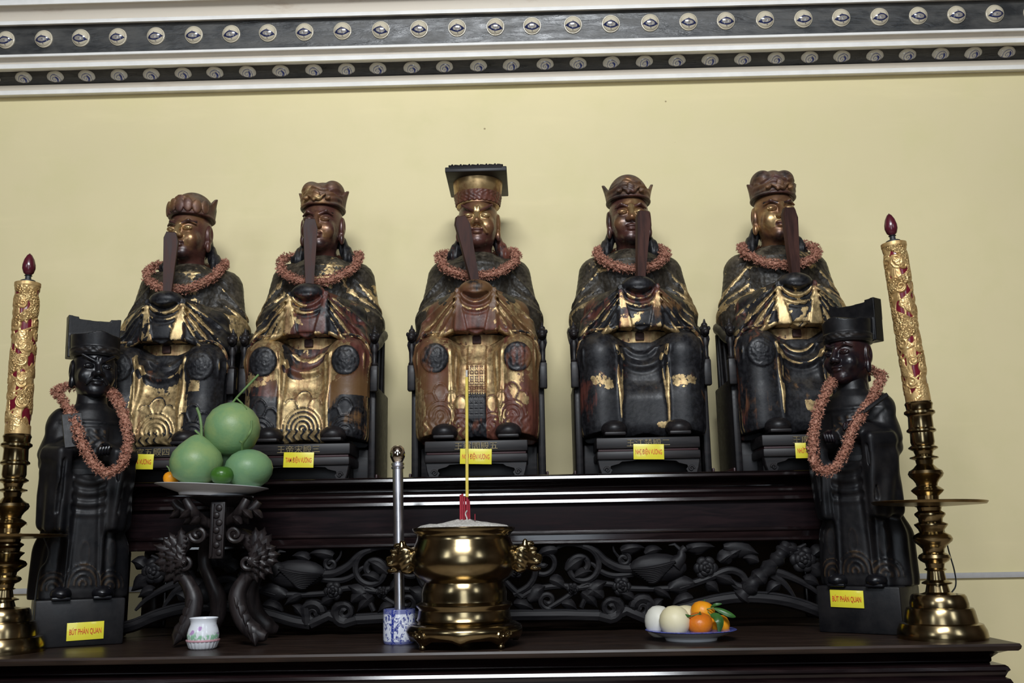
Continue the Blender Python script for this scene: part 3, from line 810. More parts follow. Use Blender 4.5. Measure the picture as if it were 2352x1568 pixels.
    # leaves
    for (x0, y0, x1, y1, w_) in ((1345, 1370, 1392, 1335, 15), (1335, 1360, 1372, 1395, 12), (1215, 1380, 1252, 1345, 16), (1535, 1352, 1600, 1338, 17), (1500, 1352, 1540, 1375, 10), (1575, 1262, 1640, 1256, 14), (1660, 1256, 1740, 1272, 17), (1620, 1340, 1650, 1360, 12), (1300, 1310, 1345, 1280, 13), (1320, 1325, 1360, 1312, 10),
                             (1860, 1300, 1895, 1330, 14), (1700, 1262, 1660, 1290, 12), (1500, 1400, 1522, 1375, 9), (1845, 1330, 1880, 1345, 12), (1140, 1265, 1180, 1290, 14), (1130, 1350, 1170, 1325, 14), (1110, 1385, 1150, 1360, 12), (1425, 1265, 1480, 1258, 13),
                             (1280, 1262, 1235, 1275, 13), (1262, 1330, 1300, 1352, 13), (1290, 1385, 1325, 1398, 11), (1180, 1385, 1225, 1398, 12), (1455, 1375, 1420, 1362, 10), (1590, 1372, 1545, 1388, 12), (1650, 1290, 1690, 1270, 14), (1640, 1322, 1690, 1345, 12), (1740, 1290, 1705, 1282, 12), (1790, 1340, 1760, 1362, 12), (1830, 1265, 1790, 1258, 13), (1865, 1275, 1895, 1262, 13), (1480, 1272, 1520, 1262, 11), (1385, 1372, 1350, 1352, 12), (1225, 1255, 1190, 1262, 12)):
        n_ = 7
        mb = MB(); leaf_mb(mb, [(f(x0 + (x1 - x0) * i / (n_ - 1), y0 + (y1 - y0) * i / (n_ - 1) - 4 * math.sin(math.pi * i / (n_ - 1)), -0.012), max(0.8, 1.25 * w_ * math.sin(math.pi * (0.06 + 0.92 * i / (n_ - 1)) ** 0.8)) * px) for i in range(n_)], 0.012, 0.007)
        mb.build('leaf', M['fret'], alt)
    # roses
    for (x, y, r_) in ((1620, 1305, 25), (1427, 1346, 20), (1842, 1285, 27), (1315, 1352, 13), (1185, 1310, 16)):
        c = f(x, y, -0.010); mb = MB()
        for lay, (nn, rr, pr) in enumerate(((6, 0.72, 0.48), (5, 0.42, 0.40), (3, 0.18, 0.28))):
            for k in range(nn):
                a = 2 * math.pi * k / nn + lay * 0.5
                mb.ball(c + Vector((math.cos(a) * rr * r_ * px, -0.007 * lay, math.sin(a) * rr * r_ * px)), (pr * r_ * px, 0.010, pr * r_ * px * 0.8), 8, rot=(0, -a + 1.57, 0))
        mb.build('rose', M['fret'], alt)
    # gnarled trunk and roots
    mb = MB()
    pts = cr([f(1700, 1372), f(1722, 1345, -0.01), f(1752, 1315, -0.014), f(1780, 1288, -0.012), f(1798, 1262, -0.008), f(1806, 1248)], 5)
    mb.tube(pts, [(19 + 4 * math.sin(i * 1.7)) * px * (1 - 0.3 * i / len(pts)) for i in range(len(pts))], 10)
    for q in ([(1712, 1352), (1690, 1345), (1672, 1330), (1655, 1325)], [(1706, 1362), (1690, 1372), (1670, 1372)], [(1726, 1352), (1735, 1370), (1752, 1378)], [(1775, 1312), (1815, 1325), (1862, 1350), (1890, 1375)], [(1770, 1318), (1800, 1340), (1825, 1372)], [(1790, 1275), (1815, 1268), (1850, 1250)]):
        pp = cr([f(x, y, -0.006) for x, y in q], 5)
        mb.tube(pp, lerp_list([11 * px, 9 * px, 6 * px, 3 * px], len(pp)), 8)
    mb.build('gnarled_branch', M['fret'], alt)
fret_half(False); fret_half(True)

# ------------------------------------------------------------------ carved heads (origin at the head centre, facing -y)
def head_mesh(kind, turn=0.0, h=0.0022):
    F = SDF((-0.105, -0.125, -0.175), (0.105, 0.125, 0.125), h)
    fierce = kind == 'fierce'
    F.add(ell((0, 0.010, 0.020), (0.072, 0.086, 0.095)))
    F.add(ell((0, -0.016, -0.040), (0.059 if not fierce else 0.064, 0.066, 0.066)), 0.03)
    F.add(ell((0, -0.062, -0.083), (0.028, 0.020, 0.018)), 0.022)
    for s in (-1, 1):
        F.add(ell((s * 0.036, -0.058, -0.030), (0.026, 0.022, 0.026)), 0.02)                                   # cheek
        F.cut(ell((s * 0.031, -0.091, 0.012), (0.021, 0.014, 0.011)), 0.010)                                      # socket
        F.add(ell((s * 0.031, -0.074, 0.006), (0.0185, 0.0125, 0.0105)), 0.004)                                   # lid
        F.cut(cone((s * 0.014, -0.0875, 0.0005), (s * 0.046, -0.079, 0.006), 0.0018), 0.002)                    # slit
        if fierce:
            F.add(cone((s * 0.010, -0.084, 0.020), (s * 0.054, -0.066, 0.046), 0.0065, 0.005), 0.008)
            F.add(cone((s * 0.012, -0.090, -0.028), (s * 0.036, -0.076, -0.058), 0.0045, 0.004), 0.008)
            F.add(ell((s * 0.006, -0.085, 0.030), (0.005, 0.008, 0.012)), 0.006)
        else:
            F.add(cone((s * 0.012, -0.080, 0.024), (s * 0.034, -0.076, 0.035), 0.0045, 0.005), 0.009)
            F.add(cone((s * 0.034, -0.076, 0.035), (s * 0.056, -0.058, 0.024), 0.005, 0.003), 0.009)
        F.add(ell((s * 0.0125, -0.090, -0.024), (0.0095, 0.010, 0.0085)), 0.006)                                # nostril wing
        F.add(ell((s * 0.0745, 0.012, 0.000), (0.010, 0.020, 0.036)), 0.006)                                   # ear
        F.cut(ell((s * 0.084, 0.008, 0.006), (0.006, 0.011, 0.022)), 0.004)
        F.add(ell((s * 0.0735, 0.006, -0.045), (0.0095, 0.012, 0.022)), 0.006)
    F.add(cone((0, -0.078, 0.026), (0, -0.098, -0.018), 0.0075, 0.0115), 0.010)                                 # nose
    F.add(ell((0, -0.100, -0.021), (0.0105, 0.009, 0.0085)), 0.005)
    F.add(ell((0, -0.083, -0.046), (0.021, 0.0085, 0.0055)), 0.005)                                              # lips
    F.add(ell((0, -0.081, -0.057), (0.016, 0.0085, 0.0062)), 0.005)
    F.cut(cone((-0.020, -0.089, -0.0515), (0.020, -0.089, -0.0515), 0.0021), 0.002)
    F.add(cone((0, 0.020, -0.055), (0, 0.030, -0.172), 0.047, 0.052), 0.02)                                      # neck
    v, q = F.mesh()
    x, y, z = v.T
    ax = np.abs(x)
    brow = np.exp(-((np.abs(z - (0.030 + (0.012 if fierce else 0.004) * (ax - 0.03) / 0.02)) / 0.005) ** 2)) * ((ax > 0.011) & (ax < 0.056) & (y < -0.045))
    lips = np.exp(-(((z + 0.0515) / 0.008) ** 2)) * ((ax < 0.023) & (y < -0.07))
    back = sst(0.0, 0.05, y)
    gl = 0.10 + 0.35 * sst(-0.05, -0.09, y) * (np.abs(z) < 0.06) - 0.8 * brow - 0.6 * lips - 0.25 * back - 0.35 * sst(-0.055, -0.09, z)
    if turn:
        w_ = sst(-0.15, -0.09, z) * turn
        cx, sx = np.cos(w_), np.sin(w_)
        yy = y - 0.015
        v = np.stack([x * cx - yy * sx, x * sx + yy * cx + 0.015, z], 1)
    return np_mesh('head', v, q, True, {'gilt': gl, 'red': 0.25 + 0 * gl + 0.3 * lips - 0.6 * brow, 'cloth': 0 * gl})

def crown_mesh(style, h=0.0026):
    """domed crown: flared band with a petalled front and two side horns"""
    F = SDF((-0.125, -0.125, 0.030), (0.125, 0.125, 0.185), h)
    def band(X, Y, Z):
        r = np.sqrt(X * X + (Y - 0.008) ** 2 * 0.78) + 0 * Z
        th = np.arctan2(X, -(Y - 0.008)) + 0 * Z                # 0 in front, +-pi/2 at the sides
        t = (Z - 0.062) / 0.07
        side = np.exp(-((np.abs(th) - 1.62) / 0.22) ** 2)
        rr = 0.0770 + 0.007 * np.clip(t, 0, 1.3) + 0.009 * side * np.clip(t, 0, 1.6) ** 2
        front = np.exp(-(th / (0.55 if style != 3 else 0.35)) ** 2)
        top = 0.104 + (0.028 if style else 0.040) * side + 0.020 * front + (0.006 * np.cos(th * 6) if style in (0, 3) else 0.004 * np.cos(th * 4))
        shell = np.abs(r - rr + 0.003) - 0.0052
        return np.maximum(np.maximum(shell, Z - top), 0.062 - Z) * 0.85
    F.add((band, (-0.125, -0.125, 0.03), (0.125, 0.125, 0.18)))
    F.add(ell((0, 0.014, 0.092), (0.0750, 0.082, 0.076)), 0.004)
    if style in (1, 3):                      # lobed dome
        for a in np.linspace(-1.1, 1.1, 3 if style == 3 else 2):
            F.add(ell((0.040 * math.sin(a) * 1.1, 0.004, 0.128), (0.040, 0.062, 0.042)), 0.006)
    if style == 2: F.add(ell((0, 0.02, 0.125), (0.055, 0.062, 0.046)), 0.012)
    if style == 0:
        for k in range(-3, 4):
            a = k * 0.36
            F.add(ell((0.0845 * math.sin(a), 0.008 - 0.0955 * math.cos(a), 0.090 + 0.004 * (k % 2)), (0.0165, 0.0065, 0.027), (0, 0, a)), 0.0015)
    else:
        for s in (-1, 1):
            F.add(cone((s * 0.008, -0.092, 0.075), (s * 0.030, -0.088, 0.092), 0.007, 0.004), 0.004)
            F.add(ell((s * 0.040, -0.082, 0.083), (0.011, 0.006, 0.009)), 0.003)
        F.add(ell((0, -0.094, 0.092), (0.014, 0.006, 0.020)), 0.004)
        F.disp(lambda X, Y, Z: 0.0011 * np.sin(Z * 330 + 2.2 * np.sin(X * 70)) * (Y < -0.02) * sst(0.055, 0.07, Z), (-0.12, -0.12, 0.05), (0.12, 0.0, 0.13))
    F.add((lambda X, Y, Z: np.sqrt((np.sqrt(X * X + (Y - 0.008) ** 2 * 0.78) - 0.0785) ** 2 + (Z - 0.066) ** 2) - 0.0042, (-0.1, -0.11, 0.058), (0.1, 0.12, 0.074)), 0.002)   # rim roll
    F.clip(lambda X, Y, Z: 0.061 - Z + 0 * X + 0 * Y)
    v, q = F.mesh(); z = v[:, 2]
    front = sst(0.02, -0.06, v[:, 1])
    gl = -0.05 + 0.28 * front * sst(0.06, 0.075, z)
    return np_mesh('crown', v, q, True, {'gilt': gl, 'red': 0.22 + 0 * gl, 'cloth': 0.5 + 0 * gl})

# ------------------------------------------------------------------ seated king
def hem_wave(x, z, cents):
    """concentric wave carving along the hem: returns 0..1 line relief"""
    out = np.zeros(np.broadcast(x, z).shape, np.float32)
    for cx, cz_, Rr in cents:
        r = np.sqrt((x - cx) ** 2 + (z - cz_) ** 2)
        ins = (r < Rr) & (z > cz_ - 0.006)
        out = np.where(ins & (out == 0), 0.5 + 0.5 * np.cos(2 * np.pi * (Rr - r) / 0.0150), out)
    return out
def king_parts(st, root):
    hv = 0.0034
    rnd = random.Random(st['seed'])
    ph = rnd.uniform(0, 6.28)
    mat = st['mat']
    mats = st.get('mats', {})
    # --- skirt over the knees
    F = SDF((-0.255, -0.225, 0.105), (0.255, 0.21, 0.50), hv)
    for s in (-1, 1):
        F.add(cone((s * 0.105, 0.12, 0.395), (s * 0.145, -0.085, 0.392), 0.080, 0.079), 0.03)
        F.add(cone((s * 0.145, -0.085, 0.390), (s * 0.142, -0.095, 0.16), 0.079, 0.070), 0.02)
    F.add(rbox((0, -0.015, 0.255), (0.165, 0.105, 0.145), 0.05), 0.04)
    F.add(rbox((0, 0.0, 0.20), (0.195, 0.150, 0.085), 0.05), 0.04)
    for s in (-1, 1):
        F.add(rbox((s * 0.186, 0.02, 0.27), (0.024, 0.09, 0.155), 0.020), 0.02)
    F.add(ell((0, 0.05, 0.42), (0.16, 0.14, 0.08)), 0.04)
    sag = lambda X, Z: np.sqrt(X ** 2 + ((Z - 0.475) * 0.85) ** 2)
    def folds(X, Y, Z):
        fr = sst(-0.02, -0.08, Y)
        r = sag(X, Z)
        swag = np.where((np.abs(X) < 0.115) & (Z < 0.42), np.cos((r - 0.07) * 2 * np.pi / 0.036), 0) * sst(0.145, 0.115, r) * sst(0.05, 0.07, r) * sst(0.112, 0.08, np.abs(X))
        vert = np.exp(-((np.abs(X) - 0.088 + 0.06 * (0.42 - Z) * st.get('spread', 0.4)) / 0.007) ** 2) * sst(0.13, 0.2, Z) * sst(0.44, 0.41, Z)
        vert2 = np.exp(-((np.abs(X) - 0.066 - 0.05 * (0.42 - Z)) / 0.006) ** 2) * sst(0.2, 0.26, Z) * sst(0.43, 0.39, Z)
        side = 0.5 * np.cos(np.abs(X) * 2 * np.pi / 0.024 + 3 * Z) * sst(0.195, 0.215, np.abs(X)) + np.cos(Y * 2 * np.pi / 0.034 + 4 * Z) * sst(0.20, 0.225, np.abs(X))
        return fr * (0.0035 * swag * st.get('swag', 1) + 0.0065 * vert + 0.0045 * vert2) + 0.005 * side
    F.disp(folds, (-0.25, -0.22, 0.11), (0.25, 0.2, 0.48))
    cents = st.get('waves', [])
    def relief(X, Z):
        o = hem_wave(X, Z, cents)
        for cx, cz_, Rr in cents:                # fan of flame petals above each wave
            zc_ = cz_ + Rr * 0.45
            rr_ = np.sqrt((X - cx) ** 2 + (Z - zc_) ** 2); an_ = np.arctan2(X - cx, Z - zc_)
            lim = Rr * 0.62 + 0.050 * (0.55 + 0.45 * np.abs(np.cos(an_ * 3.5))) * np.cos(np.clip(an_, -1.3, 1.3)) ** 0.6
            inside = (np.abs(an_) < 0.95) & (rr_ < lim + 0.004) & (np.sqrt((X - cx) ** 2 + (Z - cz_) ** 2) > Rr)
            ln = np.maximum(np.exp(-((rr_ - lim) / 0.0035) ** 2), np.exp(-(np.sin(an_ * 3.5 + np.pi / 2) * rr_ / 0.010) ** 2))
            o = np.where(inside & (o == 0), np.maximum(o, ln), o)
        if cents:                                # streams below
            low = (Z < cents[0][1]) & (np.abs(X) < 0.19)
            o = np.where(low, np.maximum(o, 0.5 + 0.5 * np.cos(2 * np.pi * (X + 0.006 * np.sin(Z * 190)) / 0.026)), o)
        return o
    def medal(X, Z):
        o = 0
        for s in (-1, 1):
            r = np.sqrt((X - s * 0.147) ** 2 + (Z - 0.385) ** 2)
            a = np.arctan2(Z - 0.385, X - s * 0.147)
            o = o + np.where(r < 0.050, 0.55 + 0.45 * np.maximum(np.exp(-((r - 0.044) / 0.004) ** 2), np.cos(r * 2 * np.pi / 0.016) * np.cos(a * 6)), 0)
        return o
    def carve(X, Y, Z):
        fr = sst(-0.06, -0.12, Y)
        o = 0.0036 * relief(X, Z) * fr if cents else 0 * X * Y * Z
        if st.get('medal', True): o = o + 0.0035 * medal(X, Z) * sst(-0.03, -0.09, Y)
        if st.get('sash'):
            pan = sst(0.036, 0.031, np.abs(X)) * sst(0.165, 0.175 , Z - 0.35 * np.abs(X)) * sst(0.45, 0.44, Z)
            lat = 0.5 + 0.5 * np.cos((X + Z) * 2 * np.pi / 0.017) * np.cos((X - Z) * 2 * np.pi / 0.017)
            o = o * (1 - pan) + fr * pan * (0.006 + 0.004 * lat * sst(0.17, 0.19, Z) * sst(0.375, 0.36, Z))
        return o
    F.disp(carve, (-0.23, -0.22, 0.11), (0.23, -0.02, 0.47))
    hem = lambda X: 0.122 + 0.008 * np.cos(X * 34) + 0.020 * np.exp(-((np.abs(X) - 0.125) / 0.04) ** 2)
    F.clip(lambda X, Y, Z: hem(X) * (Y < 0) + 0.115 * (Y >= 0) - Z)
    v, q = F.mesh(); x, y, z = v.T
    fr = sst(-0.05, -0.11, y)
    fd = folds(x, y, z) / 0.005
    gl = -0.10 + 0.35 * np.clip(fd, -0.6, 1.2) + 0.45 * sst(0.6, 1.1, fd)
    if cents: gl = gl + 0.10 * fr * sst(0.3, 0.24, z) + (0.16 - 0.50 * sst(0.55, 0.75, relief(x, z))) * fr * (np.abs(x) < 0.2)
    md = (medal(x, z) > 0.1) * sst(-0.03, -0.09, y) if st.get('medal', True) else 0 * x
    gl = gl - 0.5 * md + st['regions'](x, y, z)
    if st.get('sash'):
        pan = (np.abs(x) < 0.034) * (y < -0.1) * (z < 0.45)
        lat = 0.5 + 0.5 * np.cos((x + z) * 2 * np.pi / 0.017) * np.cos((x - z) * 2 * np.pi / 0.017)
        gl = np.where(pan > 0, np.where(z > 0.365, 0.5, np.where(z > 0.265, -0.5 + 1.3 * (lat > 0.5), -0.7)), gl)
    rd = -0.14 + st.get('redreg', lambda a, b, c: 0)(x, y, z) * (1 - md) - 0.25 * md - (0.5 * (np.abs(x) < 0.034) * (z < 0.27) if st.get('sash') else 0)
    sk_ = link('robe_skirt', np_mesh('robe_skirt', v, q, True, {'gilt': gl, 'red': rd + 0 * gl, 'cloth': 0.8 * md + 0.05}), mats.get('skirt', mat), root)
    # --- torso, shoulders and arms
    F = SDF((-0.245, -0.12, 0.40), (0.245, 0.265, 0.835), 0.0042)
    F.add(ell((0, 0.115, 0.60), (0.150, 0.115, 0.215)))
    F.add(ell((0, 0.06, 0.46), (0.150, 0.125, 0.10)), 0.05)
    F.add(cone((-0.115, 0.12, 0.722), (0.115, 0.12, 0.722), 0.062), 0.05)
    F.add(ell((0, 0.060, 0.70), (0.12, 0.06, 0.09)), 0.04)
    for s in (-1, 1):
        F.add(cone((s * 0.140, 0.12, 0.720), (s * 0.168, 0.085, 0.56), 0.058, 0.062), 0.035)
        F.add(cone((s * 0.168, 0.085, 0.55), (s * 0.09, -0.055, 0.575), 0.060, 0.048), 0.03)
        F.add(ell((s * 0.178, 0.09, 0.50), (0.052, 0.090, 0.11)), 0.04)
    F.add(cone((0, 0.105, 0.725), (0, 0.10, 0.752), 0.074, 0.066), 0.016)                 # standing collar
    def tf(X, Y, Z):
        s = np.abs(X)
        fold = lambda z0, k_, w_: np.exp(-((Z - z0 - k_ * (s - 0.17) + 0.35 * (Y - 0.08)) / w_) ** 2)
        arm = (fold(0.665, -0.9, 0.009) + fold(0.615, -0.6, 0.008) - 0.6 * fold(0.640, -0.8, 0.010) + fold(0.570, -0.2, 0.009)) * sst(0.115, 0.15, s)
        yoke = np.exp(-((Z - 0.705 - 0.9 * (s * s)) / 0.006) ** 2) * (Y < 0.1) * (s < 0.13) + 0.8 * np.exp(-((Z - 0.755) / 0.004) ** 2) * (s < 0.1)
        emb = np.sin(X * 190 + 3 * np.sin(Z * 90 + ph)) * np.sin(Z * 170 + 3 * np.sin(X * 70)) * sst(0.54, 0.60, Z)
        return 0.0045 * arm + 0.0035 * yoke + 0.0008 * emb
    F.disp(tf, (-0.24, -0.11, 0.41), (0.24, 0.26, 0.83))
    F.clip(lambda X, Y, Z: 0.41 - Z + 0 * X + 0 * Y)
    v, q = F.mesh(); x, y, z = v.T
    fd = tf(x, y, z) / 0.0045
    gl = -0.16 + 0.26 * np.clip(fd, -1, 1) + st.get('tregions', lambda a, b, c: 0)(x, y, z) + 0.10 * sst(0.15, 0.19, np.abs(x)) * sst(0.68, 0.6, z) + 0.35 * np.exp(-((z - 0.455) / 0.03) ** 2) * (y < 0.02)
    to_ = link('torso_robe', np_mesh('torso_robe', v, q, True, {'gilt': gl, 'red': -0.22 + 0 * gl + 0.25 * (z < 0.56), 'cloth': 0.9 + 0 * gl}), mats.get('torso', mat), root)
    # --- belt
    n_ = 28; mb = MB(); rr_ = []
    for a in np.linspace(-1.3, 1.3, n_):
        cx_, cy_ = 0.150 * math.sin(a), 0.060 - 0.150 * math.cos(a)
        rr_.append([mb.bm.verts.new((cx_ * k_, 0.06 + (cy_ - 0.06) * k_, 0.455 + dz)) for k_, dz in ((0.9, -0.019), (1.0, -0.019), (1.015, 0.0), (1.0, 0.019), (0.9, 0.019))])
    for A, B in zip(rr_[:-1], rr_[1:]):
        for k_ in range(4): mb.bm.faces.new((A[k_], B[k_], B[k_ + 1], A[k_ + 1]))
    bl = mb.build('belt', M['gilt_plain'], root)
    MB().box((0, -0.093, 0.455), (0.030, 0.012, 0.026), 0.003).build('buckle', M['tablet'], bl)
    # --- cloth draped over the joined hands, and the wide hanging sleeves
    F = SDF((-0.262, -0.20, 0.335), (0.262, 0.16, 0.69), 0.0038)
    F.add(ell((0, 0.0, 0.455), (0.212, 0.148, 0.180)))
    F.add(ell((0, -0.05, 0.52), (0.15, 0.10, 0.115)), 0.03)
    for s in (-1, 1):
        F.add(cone((s * 0.03, -0.085, 0.595), (s * 0.15, 0.0, 0.555), 0.042, 0.055), 0.03)
        F.add(ell((s * 0.200, -0.03, 0.43), (0.034, 0.085, 0.10)), 0.03)
    # hem: cut away below a curve, arched in the middle
    F.clip(lambda X, Y, Z: (0.482 - 0.55 * np.clip(np.abs(X) - 0.085, 0, 1) - 6.5 * np.clip(np.abs(X) - 0.19, 0, 1) ** 1.3 - Z) * 0.8 + 0 * Y)
    F.cut(ell((0, 0.02, 0.36), (0.20, 0.16, 0.13)), 0.0)
    # panel falling from the hands with two flat lapels
    def panel(X, Y, Z):
        t = (0.625 - Z) / 0.14
        hw = 0.078 + 0.008 * np.clip(t, 0, 1.2)
        fy = -0.128 - 0.012 * np.clip(t, 0, 1)
        return np.maximum(np.maximum(np.abs(X) - hw, np.abs(Y - fy - 0.02) - 0.024), np.maximum(0.484 - 0.018 * np.exp(-(X / 0.03) ** 2) - Z, Z - 0.625)) * 0.9
    F.add((panel, (-0.1, -0.19, 0.45), (0.1, -0.08, 0.64)), 0.006)
    F.add(ell((0, -0.116, 0.620), (0.066, 0.050, 0.034)), 0.004)
    for s in (-1, 1):
        hp = [(0.088, -0.128, 0.484), (0.128, -0.126, 0.468), (0.170, -0.112, 0.448), (0.205, -0.090, 0.428), (0.222, -0.075, 0.395), (0.228, -0.070, 0.352)]
        for a_, b_ in zip(hp[:-1], hp[1:]):
            F.add(cone((s * a_[0], a_[1], a_[2]), (s * b_[0], b_[1], b_[2]), 0.0085), 0.006)
    def df(X, Y, Z):
        s = np.abs(X); fr = sst(0.03, -0.04, Y)
        t = (0.625 - Z) / 0.14
        inp = sst(0.004, -0.004, s - (0.075 + 0.008 * t)) * (Y < -0.09) * (Z < 0.605)
        lap = sst(-0.003, 0.003, s - (0.068 - 0.034 * t)) * inp                    # flat lapel
        r = np.sqrt((X * 1.25) ** 2 + (0.675 - Z) ** 2)
        u = np.cos((r - 0.075) * 2 * np.pi / 0.027) * (inp - lap) * sst(0.165, 0.12, r)
        a = np.arctan2(s, 0.665 - Z); rr = np.sqrt(X ** 2 + (0.665 - Z) ** 2)
        out = (1 - inp) * fr * sst(0.07, 0.11, rr)
        rad = (np.exp(-((a - 0.72) / 0.035) ** 2) + np.exp(-((a - 0.84) / 0.03) ** 2) + 0.8 * np.exp(-((a - 0.60) / 0.03) ** 2) + 0.6 * np.exp(-((a - 1.0) / 0.03) ** 2) - 0.5 * np.exp(-((a - 0.78) / 0.03) ** 2)) * out
        return 0.0055 * u + 0.005 * lap * sst(0.0, 0.35, t) + 0.0075 * rad, u, lap, rad
    F.disp(lambda X, Y, Z: df(X, Y, Z)[0], (-0.26, -0.2, 0.37), (0.26, 0.1, 0.68))
    v, q = F.mesh(); x, y, z = v.T
    _, u, lap, rad = df(x, y, z)
    knob = np.exp(-((x / 0.068) ** 2 + ((z - 0.628) / 0.034) ** 2) ** 2) * (y < -0.06)
    hemg = np.exp(-((z - (0.478 - 0.5 * np.clip(np.abs(x) - 0.085, 0, 1))) / 0.012) ** 2) * (np.abs(x) > 0.085)
    gl = -0.08 + 0.30 * np.clip(rad, -0.3, 1) + 0.18 * u - 0.9 * knob * st.get('knob', 1) + 0.30 * hemg + st.get('lapgold', 0.05) * (lap + 0.6 * (np.abs(x) < 0.075) * (z < 0.6) * (y < -0.1)) + st.get('dregions', lambda a, b, c: 0)(x, y, z)
    sk_.scale.x = 0.945; to_.scale.x = 0.955
    dr_ = link('sleeve_drape', np_mesh('sleeve_drape', v, q, True, {'gilt': gl, 'red': -0.08 + st.get('lapred', 0.1) * lap + 0.08 * (np.abs(x) < 0.13) + st.get('dred', 0) - 0.3 * knob * st.get('knob', 1), 'cloth': 0 * gl + 0.03}), mats.get('drape', mat), root)
    dr_.scale.x = 0.895
    for s in (-1, 1):
        hp = cr([(s * a_, b_, c_) for a_, b_, c_ in ((0.105, -0.122, 0.476), (0.135, -0.126, 0.476), (0.165, -0.120, 0.474), (0.190, -0.106, 0.460), (0.205, -0.098, 0.435), (0.211, -0.094, 0.400), (0.212, -0.092, 0.370))], 5)
        MB().tube(hp, lerp_list([0.002, 0.004, 0.005, 0.006, 0.0065, 0.0065, 0.003], len(hp)), 8).build('sleeve_hem', M['gilt_hem'], root)
    # --- shoes
    for s in (-1, 1):
        mb = MB(); mb.ball((s * 0.105, -0.160, 0.142), (0.044, 0.052, 0.030), 20)
        mb.ball((s * 0.105, -0.120, 0.145), (0.038, 0.045, 0.030), 16); mb.box((s * 0.105, -0.158, 0.1255), (0.070, 0.10, 0.012), 0.005)
        mb.build('shoe', M['throne'], root)
    # --- head, cloth flaps behind the ears, hat
    hz = 0.912
    hd = link('head', head_mesh(st['face'], R(st.get('turn', 0))), mats.get('face', mat), root); hd.location = (0, 0.075, hz)
    F = SDF((-0.12, -0.02, 0.755), (0.12, 0.21, 0.97), 0.004)
    F.add(ell((0, 0.130, 0.90), (0.066, 0.045, 0.075)))
    for s in (-1, 1):
        F.add(cone((s * 0.055, 0.125, 0.885), (s * 0.096, 0.110, 0.800), 0.016, 0.026), 0.02)
    F.disp(lambda X, Y, Z: 0.002 * np.cos(X * 2 * np.pi / 0.02) + 0 * Y + 0 * Z, (-0.12, -0.02, 0.76), (0.12, 0.2, 0.96))
    v, q = F.mesh()
    link('neck_cloth', np_mesh('neck_cloth', v, q, True, {'gilt': np.full(len(v), -0.6), 'red': np.full(len(v), -0.25), 'cloth': np.zeros(len(v))}), mat, root)
    if st['hat'] == 'board':
        hat = empty('board_hat', (0, 0.075, hz), 0, parent=root)
        mb = MB(); mb.lathe([(0.076, 0.058), (0.079, 0.060), (0.0785, 0.066), (0.0855, 0.104), (0.0865, 0.105), (0.0925, 0.152)], 48, c=(0, 0.008, 0))
        hat0 = mb.build('hat_crown', M['gilt_hat'], None); bpy.data.objects.remove(hat)
        hat0.name = 'hat'; hat0.parent = root; hat0.location = (0, 0.075, hz)
        F = SDF((-0.098, -0.10, 0.060), (0.098, 0.115, 0.112), 0.0024)
        F.add((lambda X, Y, Z: np.maximum(np.abs(np.sqrt(X * X + (Y - 0.008) ** 2) - 0.0775 - (Z - 0.06) * 0.185) - 0.0035, np.abs(Z - 0.085) - 0.020), (-0.1, -0.1, 0.05), (0.1, 0.12, 0.112)))
        F.disp(lambda X, Y, Z: 0.0016 * np.sin(np.arctan2(X, -Y) * 24 + 2 * np.sin(Z * 160)) * np.sin(Z * 300 + 2 * X), (-0.1, -0.1, 0.06), (0.1, 0.115, 0.112))
        v, q = F.mesh()
        link('hat_band', np_mesh('hat_band', v, q, True, {'gilt': np.full(len(v), -0.22), 'red': np.full(len(v), -0.05), 'cloth': np.full(len(v), 0.4)}), mat, hat0)
        mb = MB(); mb.box((0, 0.012, 0.160), (0.222, 0.268, 0.018), 0.003)
        hb_ = mb.build('hat_board', M['throne'], hat0)
        mb = MB(); mb.tube([(-0.094, -0.116, 0.168), (0.094, -0.116, 0.168)], 0.009, 8)
        for k in range(38): mb.ball((-0.095 + 0.19 * k / 37, -0.120 + 0.005 * (k % 2), 0.1725 + 0.0015 * (k % 3)), 0.0042, 6)
        mb.build('bead_roll', M['throne'], hb_)
    else:
        ht = link('crown', crown_mesh(st['hat']), mats.get('hat', mat), root); ht.location = (0, 0.075, hz); ht.rotation_euler = (0, 0, R(st.get('turn', 0)))
    # --- ceremonial tablet held before the face
    (bx, bz), (tx, tz), wd = st['tablet']
    L = math.hypot(tx - bx, tz - bz); an = math.atan2(tx - bx, tz - bz)
    w0, w1 = wd * 0.56, wd
    ol = [(-w0 / 2, 0), (w0 / 2, 0), (w1 / 2, L * 0.86), (w1 * 0.30, L), (-w1 * 0.34, L), (-w1 / 2, L * 0.90)]
    mb = MB(); mb.prism(ol, 0.022, Matrix.Translation((bx, -0.105, bz)) @ Matrix.Rotation(an, 4, 'Y') @ Matrix.Rotation(R(st.get('tlean', 3)), 4, 'X') @ Matrix.Rotation(R(st.get('tturn', 14)), 4, 'Z'), 0.003)
    mb.build('tablet', M['tablet'], root)

